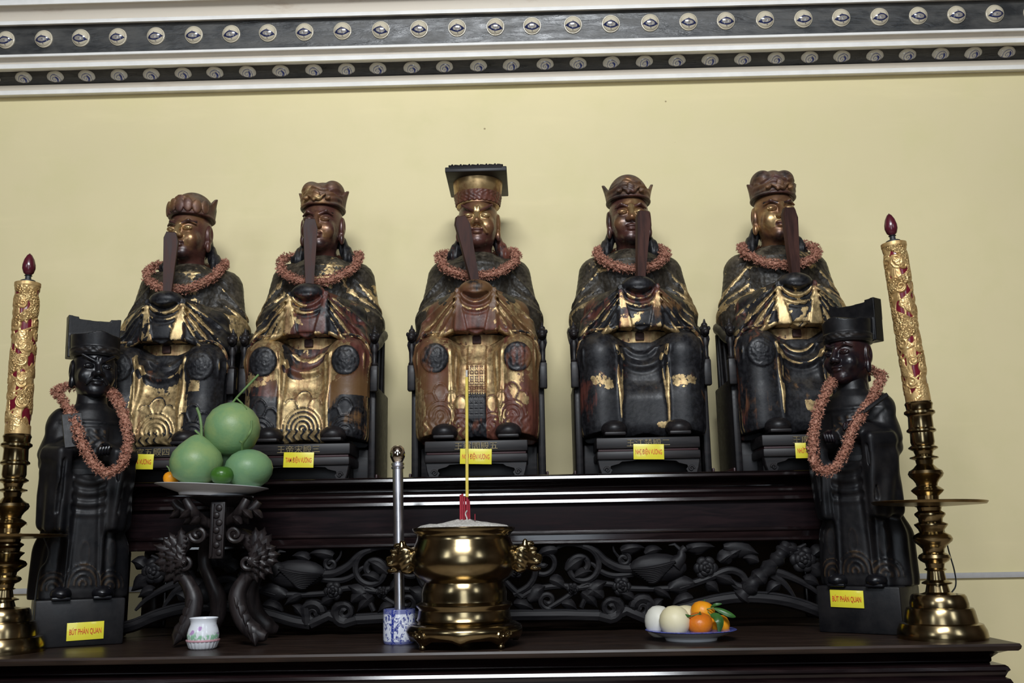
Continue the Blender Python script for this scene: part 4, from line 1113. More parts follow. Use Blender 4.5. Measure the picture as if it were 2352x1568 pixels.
# gilding of the five statues
M['gilt_plain'] = gilt('worn_gilt_plain', 8.8, 0.14, 0.1, s=11)
M['gilt_hem'] = gilt('worn_gilt_hem', 9.4, 0.0, 0.05, s=30, dust=0.5)
M['gilt_hat'] = gilt('gilt_hat', 2.2, 0.10, 0.25, s=9, goldc=(0.55, 0.36, 0.17))
gm = [gilt('gilding_a', 1.0, -0.02, -0.05), gilt('gilding_b', 2.0, -0.02, 0.05), gilt('gilding_c', 3.0, 0.03, 0.18, redc=(0.11, 0.036, 0.024)), gilt('gilding_d', 4.0, -0.05, 0.0), gilt('gilding_e', 5.0, -0.02, -0.03)]
face_m = [bronze('face_a', 1.5, -0.07, 0.08), bronze('face_b', 2.5, -0.15, 0.10), bronze('face_c', 3.5, -0.10, 0.14), bronze('face_d', 4.5, -0.13, 0.06), bronze('face_e', 5.5, 0.03, 0.04)]
hat_m = [bronze('hat_%s' % c, 6.0 + i, -0.06, 0.04, 0.95, 0.45) for i, c in enumerate('abde')]
torso_m = [gilt('torso_%s' % c, 11.0 + i, g_, -0.1, blackc=(0.020, 0.0165, 0.012), s=9, dust=0.75, tex=0.30) for i, (c, g_) in enumerate(zip('abcde', (-0.01, 0.0, -0.04, -0.02, 0.02)))]
M['gilt_hat'] = bronze('gilt_hat_c', 2.2, 0.12, 0.15, 0.1, 0.34)

kings = [
 dict(lapred=0.02, lapgold=0.22, px=337, base=1109, Y=3.36, seed=11, hat=0, face='calm', turn=-9, mat=gm[0], mats=dict(torso=torso_m[0], face=face_m[0], hat=hat_m[0]), waves=[(0.0, 0.165, 0.066), (-0.135, 0.150, 0.055), (0.135, 0.150, 0.05)],
      regions=lambda x, y, z: 0.38 * (np.abs(x) < 0.10) * sst(0.36, 0.30, z) * (y < -0.05) - 0.25 * (np.abs(x) > 0.11) * (z < 0.30), tablet=((-0.004, 0.645), (0.004, 0.865), 0.050), sc=1.01,
      text='王官五殿四', card='TỨ ĐIỆN VƯƠNG', cx=318, cy=1060, label='gilded seated king statue with petalled crown, face turned aside behind its upright tablet'),
 dict(lapred=0.2, px=684, base=1099, Y=3.36, seed=12, hat=1, face='calm', turn=-3, mat=gm[1], mats=dict(torso=torso_m[1], face=face_m[1], hat=hat_m[1]), waves=[(0.0, 0.165, 0.070), (-0.15, 0.15, 0.055), (0.15, 0.15, 0.055)],
      regions=lambda x, y, z: 0.45 * (np.abs(x) < 0.088) * sst(0.36, 0.31, z) * (y < -0.05) - 0.45 * ((np.abs(x) > 0.09) & (np.abs(x) < 0.19)) * sst(0.31, 0.28, z) + 0.15 * (np.abs(x) > 0.2),
      redreg=lambda x, y, z: 0.35 * ((np.abs(x) > 0.09) & (z > 0.27)), tablet=((0.0, 0.645), (0.000, 0.880), 0.050),
      text='王帝宋殿三', card='TAM ĐIỆN VƯƠNG', cx=686, cy=1056, label='seated king statue with lobed dome crown and bright gold wave panel between its knees'),
 dict(lapred=0.28, px=1094, base=1090, Y=3.36, seed=13, hat='board', face='fierce', turn=0, mat=gm[2], mats=dict(torso=torso_m[2], face=face_m[2]), waves=[(-0.125, 0.195, 0.052), (0.125, 0.195, 0.052), (-0.055, 0.165, 0.045), (0.055, 0.165, 0.045)], sash=True, swag=0.1, knob=1.0, dred=0.12,
      regions=lambda x, y, z: -0.06 + 0.36 * (np.abs(x) < 0.10) * (z > 0.22) * (y < -0.05) - 0.55 * (np.abs(x) < 0.033) * sst(0.27, 0.25, z) * (y < -0.1), redreg=lambda x, y, z: 0.3 + 0 * x, dregions=lambda x, y, z: -0.10 + 0 * x,
      tablet=((-0.004, 0.650), (-0.050, 0.872), 0.052), tlean=8, text='王羅閻殿五', card='NGŨ ĐIỆN VƯƠNG', cx=1093, cy=1048, label='reddish gilt seated king statue with fierce face under a flat board hat'),
 dict(lapred=0.2, lapgold=0.16, px=1492, base=1085, Y=3.36, seed=14, hat=2, face='calm', turn=0, mat=gm[3], mats=dict(torso=torso_m[3], face=face_m[3], hat=hat_m[2]), medal=False, swag=1.2,
      regions=lambda x, y, z: -0.42 + 0.72 * (np.exp(-(((np.abs(x) - 0.14) / 0.06) ** 2 + ((z - 0.30) / 0.045) ** 2) ** 2) + np.exp(-((x / 0.075) ** 2 + ((z - 0.325) / 0.028) ** 2) ** 2)) * (y < -0.08) + 0.85 * np.exp(-(((x - 0.055) / 0.045) ** 2 + ((z - 0.155) / 0.025) ** 2)) * (y < -0.08), tregions=lambda x, y, z: 0.02 + 0 * x, dregions=lambda x, y, z: 0.05 + 0 * x,
      tablet=((0.010, 0.645), (0.030, 0.880), 0.050), text='王江楚殿二', card='NHỊ ĐIỆN VƯƠNG', cx=1490, cy=1037, label='seated king statue with horned crown and plain blackened skirt'),
 dict(lapred=0.0, lapgold=0.26, px=1876, base=1080, Y=3.36, seed=15, hat=3, face='calm', turn=2, mat=gm[4], mats=dict(torso=torso_m[4], face=face_m[4], hat=hat_m[3]), medal=True, swag=1.5,
      regions=lambda x, y, z: -0.30 + 0.75 * np.exp(-(((x - 0.02) / 0.05) ** 2 + ((z - 0.21) / 0.03) ** 2)) * (y < -0.08) + 0.9 * np.exp(-(((x - 0.05) / 0.05) ** 2 + ((z - 0.15) / 0.025) ** 2)) * (y < -0.08), redreg=lambda x, y, z: 0.08 * (x < -0.08) * (y < -0.05), tregions=lambda x, y, z: 0.06 + 0 * x, dregions=lambda x, y, z: 0.13 + 0 * x,
      tablet=((0.006, 0.645), (0.000, 0.880), 0.054), text='王廣秦殿一', card='NHỨT ĐIỆN VƯƠNG', cx=1862, cy=1034, label='seated king statue with golden face and scrolled crown, beside the standing judge with reddish face'),
]
throne_words = ['carved dark throne under the king statue with petalled crown', 'carved dark throne under the king statue with gold wave panel', 'carved dark throne under the king statue with board hat', 'carved dark throne under the king statue with blackened skirt', 'carved dark throne under the king statue with golden face']

def throne(root, st):
    tw = M['throne']
    # seat block and high side frames
    MB().box((0, 0.105, 0.056), (0.42, 0.25, 0.112), 0.006).build('seat', tw, root)
    for s in (-1, 1):
        MB().box((s * 0.226, 0.085, 0.165), (0.026, 0.29, 0.33), 0.008).build('side_panel', M['throne'], root)
        MB().box((s * 0.2435, 0.085, 0.012), (0.009, 0.29, 0.024), 0.004).build('base_rail', M['throne_red'], root)
        # front arm post with carved beast finial
        mb = MB(); mb.box((s * 0.236, -0.080, 0.345), (0.028, 0.030, 0.09), 0.005)
        mb.lathe([(0.010, 0.388), (0.013, 0.394), (0.009, 0.402), (0.010, 0.435), (0.014, 0.450), (0.010, 0.464)], 12, c=(s * 0.236, -0.080, 0))
        post = mb.build('arm_post', tw, root)
        mb = MB(); c = Vector((s * 0.236, -0.083, 0.488))
        mb.ball(c, (0.017, 0.019, 0.022), 12); mb.ball(c + Vector((0, -0.014, -0.006)), (0.011, 0.013, 0.010), 10)
        mb.ball(c + Vector((0, 0.006, 0.020)), (0.012, 0.012, 0.012), 10); mb.tube([c + Vector((0, 0.004, 0.022)), c + Vector((0, 0.0, 0.042))], [0.008, 0.002], 8)
        for e in (-1, 1): mb.ball(c + Vector((e * 0.014, -0.006, 0.008)), (0.006, 0.007, 0.008), 8)
        mb.build('beast_finial', tw, post)
        # arm curving up to the back
        pts = cr([(s * 0.236, -0.080, 0.460), (s * 0.236, 0.0, 0.485), (s * 0.236, 0.06, 0.515), (s * 0.232, 0.15, 0.545), (s * 0.205, 0.245, 0.555)], 6)
        MB().tube(pts, 0.017, 10, flat=1.2).build('arm', tw, root)
        for yy, zz in ((0.03, 0.495), (0.11, 0.52)):
            MB().tube([(s * 0.230, yy, 0.325), (s * 0.235, yy, zz)], 0.008, 8).build('spindle', tw, root)
    MB().box((0, 0.256, 0.33), (0.44, 0.022, 0.44), 0.01).build('back_panel', tw, root)
    # footstool in front: inscribed slab, red fillet, shelf, bracket legs
    fs = MB().box((0, -0.115, 0.0985), (0.352, 0.17, 0.036), 0.004).build('foot_slab', tw, root)
    MB().box((0, -0.113, 0.0765), (0.34, 0.16, 0.008), 0.002).build('red_fillet', M['throne_red'], root)
    MB().box((0, -0.118, 0.059), (0.352, 0.176, 0.028), 0.006).build('stool_shelf', tw, root)
    MB().box((0, -0.085, 0.0225), (0.32, 0.08, 0.044), 0.003).build('stool_panel', tw, root)
    ol = [(-0.19, 0.048), (-0.185, 0.02), (-0.178, 0.0), (-0.148, 0.0), (-0.142, 0.010), (-0.150, 0.018), (-0.148, 0.026), (-0.115, 0.034), (-0.105, 0.041), (-0.06, 0.043), (-0.05, 0.048)]
    for s in (-1, 1):
        MB().prism([((-x if s > 0 else x) - s * 0.016, zz) for x, zz in ol], 0.03, Matrix.Translation((0, -0.182, 0)), 0.003).build('bracket_foot', tw, root)
        mb = MB(); pts = [(s * (0.142 + 0.010 * (1 - i / 14) * math.cos(i * 0.65)), -0.199, 0.014 + 0.010 * (1 - i / 14) * math.sin(i * 0.65)) for i in range(15)]
        mb.tube(pts, 0.0035, 6); mb.build('foot_scroll', tw, root)
    tm = text_mesh(st['text'], 0.026, 0.0012, 1.15)
    g = link('inscription', tm, M['glyph'], fs); g.location = (0.0, -0.2012, 0.0985)

def card(pos, words, wid, hei, label, tilt=0.0, lean=0.0, rz=0.0):
    c = MB().box((0, 0, 0), (wid, 0.003, hei), 0.0006).build('name_card', M['card'])
    c.location = pos; c.rotation_euler = (lean, tilt, rz)
    tag(c, label, 'name card')
    tm = text_mesh(words, hei * 0.44, 0.0004, 0.62, 0.0002)
    xs = [v.co.x for v in tm.vertices]; f = (wid * 0.86) / (max(xs) - min(xs))
    tm.transform(Matrix.Diagonal((f, 1, 1, 1)))
    t = link('lettering', tm, M['card_red'], c); t.location = (0, -0.0022, 0)
    return c

def garland_mesh(path, r, n, seed, fl=0.0062):
    """string of small dried star flowers threaded along a closed path"""
    rnd = random.Random(seed); v = []; f = []
    m = len(path)
    seg = [(path[(i + 1) % m] - path[i]).length for i in range(m)]; tot = sum(seg)
    def at(t):
        t = (t % 1.0) * tot
        for i in range(m):
            if t <= seg[i]: return path[i].lerp(path[(i + 1) % m], t / max(seg[i], 1e-9)), (path[(i + 1) % m] - path[i]).normalized()
            t -= seg[i]
        return path[0], Vector((1, 0, 0))
    for k in range(n):
        p, t = at((k + rnd.random() * 0.8) / n)
        a = t.cross(Vector((0, 1, 0.3))).normalized(); b = t.cross(a)
        th = k * 2.399 + rnd.uniform(-0.5, 0.5)
        d = (a * math.cos(th) + b * math.sin(th)); rr = r * rnd.uniform(0.45, 1.05)
        c = p + d * rr; nrm = (d + t * rnd.uniform(-0.8, 0.8) + Vector((rnd.uniform(-.5, .5), rnd.uniform(-.5, .5), rnd.uniform(-.5, .5)))).normalized()
        u = nrm.orthogonal().normalized(); w_ = nrm.cross(u); s = fl * rnd.uniform(0.75, 1.3); b0 = len(v)
        v.append(c - nrm * s * 0.6)
        for j in range(5):
            al = j * 1.2566 + rnd.uniform(-0.2, 0.2)
            e = u * math.cos(al) + w_ * math.sin(al); e2 = u * math.cos(al + 0.63) + w_ * math.sin(al + 0.63)
            v.append(c + e * s * 1.25 + nrm * s * rnd.uniform(0.1, 0.9)); v.append(c + e2 * s * 0.5)
        for j in range(5):
            f.append((b0, b0 + 1 + 2 * ((j - 1) % 5) + 1, b0 + 1 + 2 * j, b0 + 2 + 2 * j))
    # thread core
    core = len(v); kk = 8
    for i in range(m):
        t = (path[(i + 1) % m] - path[i - 1]).normalized(); a = t.cross(Vector((0, 1, 0.3))).normalized(); b = t.cross(a)
        for j in range(kk): v.append(path[i] + (a * math.cos(6.2832 * j / kk) + b * math.sin(6.2832 * j / kk)) * r * 0.55)
    for i in range(m):
        for j in range(kk):
            f.append((core + i * kk + j, core + i * kk + (j + 1) % kk, core + ((i + 1) % m) * kk + (j + 1) % kk, core + ((i + 1) % m) * kk + j))
    me = bpy.data.meshes.new('flower_garland'); me.from_pydata([tuple(q) for q in v], [], f); me.update()
    return me

garland_words = ['dried flower garland on the king statue with petalled crown', 'dried flower garland on the king statue with gold wave panel', 'dried flower garland on the king statue with board hat', 'dried flower garland on the king statue with blackened skirt', 'dried flower garland on the king statue with golden face']
for i, st in enumerate(kings):
    p = P(st['px'], st['base'], st['Y'] - 0.20)
    x0 = p.x * st['Y'] / (st['Y'] - 0.20) * 0.985 if False else p.x
    loc = (x0, st['Y'], SHELF_Z)
    th = empty('throne', loc, 0, throne_words[i], 'throne', 'thrones on the altar shelf'); th.scale = (0.95, 1, 1)
    throne(th, st)
    kg = empty('seated_king_statue', loc, 0, st['label'], 'statue', 'seated king statues')
    kg.scale = (1, 1, st.get('sc', 1.035))
    king_parts(st, kg)
    # garland round the neck, resting on shoulders and chest
    wk = (1.0, 1.06, 1.05, 0.92, 0.98)[i]; dk = (-0.008, -0.008, 0.0, 0.012, 0.014)[i]
    half = [(0.0, 0.195, 0.822), (0.085, 0.170, 0.826), (0.124 * wk, 0.105, 0.812), (0.133 * wk, 0.038, 0.775), (0.116 * wk, -0.006, 0.735 + dk * 0.6), (0.066 * wk, -0.034, 0.700 + dk), (0.0, -0.044, 0.688 + dk)]
    loop = half + [(-x_, y_, z_) for x_, y_, z_ in half[-2:0:-1]]
    gp = cr(loop + [loop[0]], 4)[:-1]
    gp = [Vector((q_.x + 0.003 * math.sin(k * 0.9 + i), q_.y, q_.z * st.get('sc', 1.035))) for k, q_ in enumerate(gp)]
    g = link('flower_garland', garland_mesh(gp, 0.0185, 1000, 60 + i, 0.0052), M['garland']); g.location = loc
    tag(g, garland_words[i], 'garland', 'flower garlands')
    c = P(st['cx'], st['cy'], st['Y'] - 0.2095)
    card(c, st['card'], 0.098 if i != 2 else 0.102, 0.049, 'yellow card with red lettering below the ' + throne_words[i].split('under the ')[1], R((0.5, 0.5, 0.8, 0.3, -1.0)[i] + 1.0))

# ------------------------------------------------------------------ standing judges
def judge(loc, rz, sc, face, face_mat, hand_side, label):
    root = empty('standing_judge_statue', loc, rz, label, 'statue', 'standing judge statues')
    root.scale = sc
    ped = MB(); ped.box((0, -0.012, 0.0625), (0.262, 0.190, 0.125), 0.006)
    ped.build('pedestal', M['judge'], root)
    zk = np.array([0.10, 0.20, 0.35, 0.47, 0.55, 0.615, 0.650, 0.672, 0.70]); rxk = np.array([0.138, 0.130, 0.112, 0.093, 0.098, 0.100, 0.078, 0.050, 0.046]); ryk = np.array([0.104, 0.096, 0.086, 0.076, 0.080, 0.074, 0.062, 0.048, 0.045])
    F = SDF((-0.19, -0.165, 0.118), (0.19, 0.14, 0.705), 0.0042)
    def body(X, Y, Z):
        zz = Z.ravel()
        rx = np.interp(zz, zk, rxk).reshape(Z.shape).astype(np.float32); ry = np.interp(zz, zk, ryk).reshape(Z.shape).astype(np.float32)
        return (np.sqrt((X / rx) ** 2 + ((Y - 0.005) / ry) ** 2) - 1) * np.minimum(rx, ry) * 0.9
    F.add((body, (-0.15, -0.12, 0.118), (0.15, 0.12, 0.70)))
    F.add(rbox((0, 0.03, 0.20), (0.135, 0.075, 0.09), 0.04), 0.04)
    for s in (-1, 1):
        F.add(cone((s * 0.088, 0.01, 0.618), (s * 0.108, -0.012, 0.515), 0.042, 0.044), 0.025)
        F.add(cone((s * 0.108, -0.015, 0.512), (s * 0.046, -0.108, 0.552 if s == hand_side else 0.525), 0.040, 0.028), 0.015)
        F.add(rbox((s * 0.098, -0.074, 0.425), (0.026, 0.056, 0.118), 0.016, (R(4), R(s * 5), R(s * -30))), 0.012)   # hanging sleeve
        F.add(cone((s * 0.110, -0.035, 0.48), (s * 0.122, -0.03, 0.335), 0.030, 0.014), 0.02)
        F.cut(cone((s * 0.082, -0.130, 0.50), (s * 0.087, -0.112, 0.36), 0.005), 0.008)
    F.add(rbox((0, -0.088, 0.30), (0.055, 0.014, 0.165), 0.012, (R(3), 0, 0)), 0.02)           # front panel
    def df(X, Y, Z):
        fr = sst(-0.02, -0.06, Y); s = np.abs(X)
        th = np.arctan2(X, -Y)
        low = sst(0.46, 0.40, Z)
        fl = (0.0045 * np.cos(th * 13 + 1.3 * np.sin(Z * 9)) * sst(0.055, 0.075, s) + 0.003 * np.exp(-((s - 0.052) / 0.005) ** 2) - 0.003 * np.exp(-((s - 0.030 - 0.05 * (0.45 - Z)) / 0.006) ** 2) * (Y < 0)) * low
        r = np.sqrt(X ** 2 + (0.53 - Z) ** 2)
        sw = 0.0035 * np.cos((r - 0.09) * 2 * np.pi / 0.030) * (s < 0.05) * fr * sst(0.47, 0.455, Z) * sst(0.33, 0.37, Z)
        wv = 0.0028 * hem_wave(X, Z, [(0.0, 0.165, 0.055), (-0.085, 0.155, 0.045), (0.085, 0.155, 0.045)]) * fr
        pk = 0
        for cx in (0.0, 0.085, -0.085):
            e = ((X - cx) / 0.014) ** 2 + ((Z - 0.245) / 0.035) ** 2
            pk = pk + np.exp(-((e - 1) / 0.4) ** 2)
        sq = 0.0035 * sst(0.052, 0.048, s) * sst(0.048, 0.044, np.abs(Z - 0.555)) * fr
        sqe = 0.0020 * np.sin(X * 210 + 3 * np.sin(Z * 120)) * np.sin(Z * 190) * sst(0.045, 0.04, s) * sst(0.042, 0.038, np.abs(Z - 0.555)) * fr
        yk = 0.0025 * np.exp(-((Z - 0.615) / 0.004) ** 2) * fr
        cuff = 0.0028 * np.cos((Z + 0.8 * s - 0.5 * Y) * 2 * np.pi / 0.055) * sst(0.10, 0.12, s) * sst(0.45, 0.5, Z)
        return fl + sw + wv + 0.0008 * pk * fr + sq + sqe + yk + cuff, 0.7 * wv / 0.0028 + 0.4 * pk * fr + sqe / 0.0010 * 0.6
    F.disp(lambda X, Y, Z: df(X, Y, Z)[0], (-0.18, -0.16, 0.12), (0.18, 0.13, 0.69))
    F.clip(lambda X, Y, Z: 0.124 - Z + 0 * X + 0 * Y)
    v, q = F.mesh(); x, y, z = v.T
    link('robe', np_mesh('robe', v, q, True, {'gilt': df(x, y, z)[1]}), M['judge'], root)
    mb = MB(); bp = [(0.101 * math.cos(a), 0.005 + 0.086 * math.sin(a), 0.466) for a in np.linspace(0, 2 * math.pi, 41)]
    rows = [[mb.bm.verts.new((px_ * k_, 0.005 + (py_ - 0.005) * k_, pz_ + dz)) for k_, dz in ((0.95, -0.015), (1.0, -0.014), (1.02, 0), (1.0, 0.014), (0.95, 0.015))] for px_, py_, pz_ in bp[:-1]]
    for i_ in range(40):
        for k_ in range(4): mb.bm.faces.new((rows[i_][k_], rows[(i_ + 1) % 40][k_], rows[(i_ + 1) % 40][k_ + 1], rows[i_][k_ + 1]))
    mb.build('belt', M['judge'], root)
    for s in (-1, 1):
        mb = MB(); mb.ball((s * 0.060, -0.095, 0.140), (0.032, 0.040, 0.020), 16); mb.box((s * 0.060, -0.088, 0.1275), (0.055, 0.075, 0.008), 0.003)
        mb.build('shoe', M['judge_face'], root)
        # hand with curled fingers out of the sleeve
        hc = Vector((s * 0.040, -0.124, 0.556 if s == hand_side else 0.528)); mb = MB()
        mb.ball(hc, (0.020, 0.016, 0.017), 12)
        for k in range(4):
            fx = hc + Vector((s * (0.013 - 0.0085 * k), -0.010, 0.010 - 0.001 * k))
            mb.tube(cr([fx, fx + Vector((-s * 0.006, -0.012, -0.001)), fx + Vector((-s * 0.009, -0.011, -0.013)), fx + Vector((-s * 0.006, -0.002, -0.018))], 3), 0.0052, 8)
        mb.tube(cr([hc + Vector((s * 0.012, -0.004, 0.010)), hc + Vector((0, -0.010, 0.018)), hc + Vector((-s * 0.012, -0.014, 0.016))], 3), 0.0056, 8)
        mb.build('hand', face_mat, root)
    hd = link('head', head_mesh(face, 0, 0.0026), face_mat, root); hd.location = (0, 0.0, 0.772); hd.scale = (0.92, 0.92, 0.82); hd.rotation_euler = (0, 0, R(-12) if hand_side > 0 else R(4))
    # official's cap: round front, tall board behind
    F = SDF((-0.11, -0.105, 0.035), (0.11, 0.125, 0.215), 0.0028)
    def cap(X, Y, Z):
        rx = 0.080 + 0.06 * (Z - 0.05); r = np.sqrt((X / rx) ** 2 + ((Y - 0.010) / (rx * 1.12)) ** 2)
        top = 0.122 + 0.014 * np.exp(-(X / 0.035) ** 2) + 0.10 * Y
        return np.maximum(np.maximum((r - 1) * rx, Z - top), 0.044 - Z) * 0.9
    F.add((cap, (-0.1, -0.1, 0.04), (0.1, 0.12, 0.16)), 0.004)
    def board(X, Y, Z):
        top = 0.186 + 0.9 * X * X + (0.006 * (np.abs(X) > 0.055))
        return np.maximum(np.maximum(np.abs(X) - 0.088 - 0.03 * (Z - 0.1), np.abs(Y - 0.072) - 0.026), np.maximum(Z - top, 0.05 - Z))
    F.add((board, (-0.11, 0.03, 0.05), (0.11, 0.11, 0.21)), 0.008)
    def capd(X, Y, Z):
        band = 0.0035 * sst(0.014, 0.010, np.abs(Z - 0.062)) * (Y < 0.04)
        return band + 0.0016 * np.sin(X * 230) * np.sin(Z * 300 + X * 40) * sst(0.012, 0.008, np.abs(Z - 0.062)) * (Y < 0.02)
    F.disp(capd, (-0.1, -0.1, 0.045), (0.1, 0.05, 0.08))
    v, q = F.mesh()
    ht = link('cap', np_mesh('cap', v, q, True, {'gilt': 0.35 * np.exp(-((v[:, 2] - 0.062) / 0.012) ** 2)}), M['judge'], root); ht.location = (0, 0.0, 0.772); ht.scale = (0.94, 0.94, 0.86); ht.rotation_euler = hd.rotation_euler
    if hand_side > 0:      # writing brush held towards the shoulder
        MB().tube([(0.020, -0.152, 0.548), (0.075, -0.125, 0.592), (0.140, -0.075, 0.640)], [0.0045, 0.0065, 0.007], 8).build('writing_brush', M['judge'], root)
    else:
        MB().prism([(-0.028, 0), (0.028, 0), (0.030, 0.10), (-0.030, 0.10)], 0.012, Matrix.Translation((-0.055, -0.128, 0.535)) @ Matrix.Rotation(R(-8), 4, 'Y') @ Matrix.Rotation(R(-14), 4, 'X'), 0.002).build('record_tablet', M['judge'], root)
    return root

JY = 3.01
jl = P(172, 1478, JY); jr = P(2005, 1458, JY)
judge((jl.x, JY, TABLE_Z), R(30), (0.93, 0.93, 1.07), 'fierce', M['judge_face'], -1, 'black standing judge statue with scowling face, next to the fruit stand')
judge((jr.x, JY, TABLE_Z), R(-38), (0.93, 0.93, 1.065), 'calm', M['judge_face_red'], 1, 'dark standing judge statue with calm reddish face holding a brush to its shoulder')

def px_path(pts, Y0, n=4):
    w_ = [P(x, y, Y0 + d) for x, y, d in pts]
    return cr(w_ + [w_[0]], n)[:-1]
gl_ = px_path([(128, 900, -.03), (148, 925, -.075), (170, 965, -.115), (188, 1015, -.14), (212, 1060, -.150), (240, 1085, -.155), (270, 1075, -.15), (291, 1040, -.14), (291, 990, -.12), (282, 945, -.09), (262, 908, -.03), (235, 892, .06), (190, 885, .09), (150, 888, .05)], JY)
tag(link('flower_garland', garland_mesh(gl_, 0.0165, 1350, 91, 0.0050), M['garland']), 'long dried flower garland hanging on the scowling black judge statue', 'garland', 'flower garlands')
gr_ = px_path([(2028, 865, -.03), (2008, 902, -.09), (1982, 945, -.125), (1958, 985, -.145), (1944, 1030, -.155), (1922, 1068, -.16), (1895, 1083, -.16), (1870, 1060, -.16), (1868, 1000, -.15), (1880, 940, -.12), (1902, 892, -.07), (1918, 868, 0.0), (1950, 855, .07), (1995, 848, .06)], JY)
tag(link('flower_garland', garland_mesh(gr_, 0.0165, 1400, 92, 0.0050), M['garland']), 'long dried flower garland hanging on the judge statue with reddish face', 'garland', 'flower garlands')
def on_face(root_xy, rz, dx, dz, out):
    c, s = math.cos(rz), math.sin(rz)
    return Vector((root_xy[0] + dx * c + out * s, root_xy[1] + dx * s - out * c, TABLE_Z + dz))
card(on_face((jl.x, JY), R(30), 0.016, 0.043, 0.1018), 'BÚT PHÁN QUAN', 0.100, 0.050, 'yellow card with red lettering on the pedestal of the scowling black judge', R(-1.0), 0, R(30))
card(on_face((jr.x, JY), R(-38), -0.030, 0.097, 0.1018), 'BÚT PHÁN QUAN', 0.098, 0.049, 'yellow card with red lettering on the pedestal of the reddish faced judge', R(1.0), 0, R(-38))

# ------------------------------------------------------------------ candlesticks and carved candles
def prof_px(rows, yb, s): return [(r * s, (yb - y) * s) for y, r in rows]
low_rows = [(1468, 100), (1462, 101), (1448, 99), (1434, 92), (1431, 82), (1424, 81), (1404, 77), (1398, 74), (1396, 66), (1388, 66), (1372, 62), (1367, 58)]
mid_rows = [(1367, 40), (1362, 28), (1346, 24), (1343, 34), (1340, 34), (1334, 22), (1314, 19), (1310, 26), (1306, 20), (1296, 22), (1290, 32), (1283, 37), (1276, 34), (1270, 24), (1262, 25), (1254, 32), (1244, 44), (1238, 46), (1230, 42), (1222, 28), (1216, 30), (1206, 38), (1203, 38), (1198, 27), (1190, 28), (1182, 35), (1178, 35), (1172, 26), (1164, 28), (1160, 36)]
top_rows = [(1152, 36), (1146, 24), (1136, 25), (1128, 34), (1123, 38), (1119, 34), (1112, 24), (1106, 25), (1098, 30), (1090, 38), (1083, 41), (1076, 38), (1070, 28), (1060, 19), (1050, 21), (1046, 33), (1043, 33), (1037, 20), (1028, 23), (1022, 34), (1019, 34), (1013, 26), (1006, 28), (984, 27), (980, 34), (976, 34), (971, 29), (944, 28), (940, 30), (936, 36), (931, 36), (926, 30), (918, 31), (912, 33), (908, 31)]
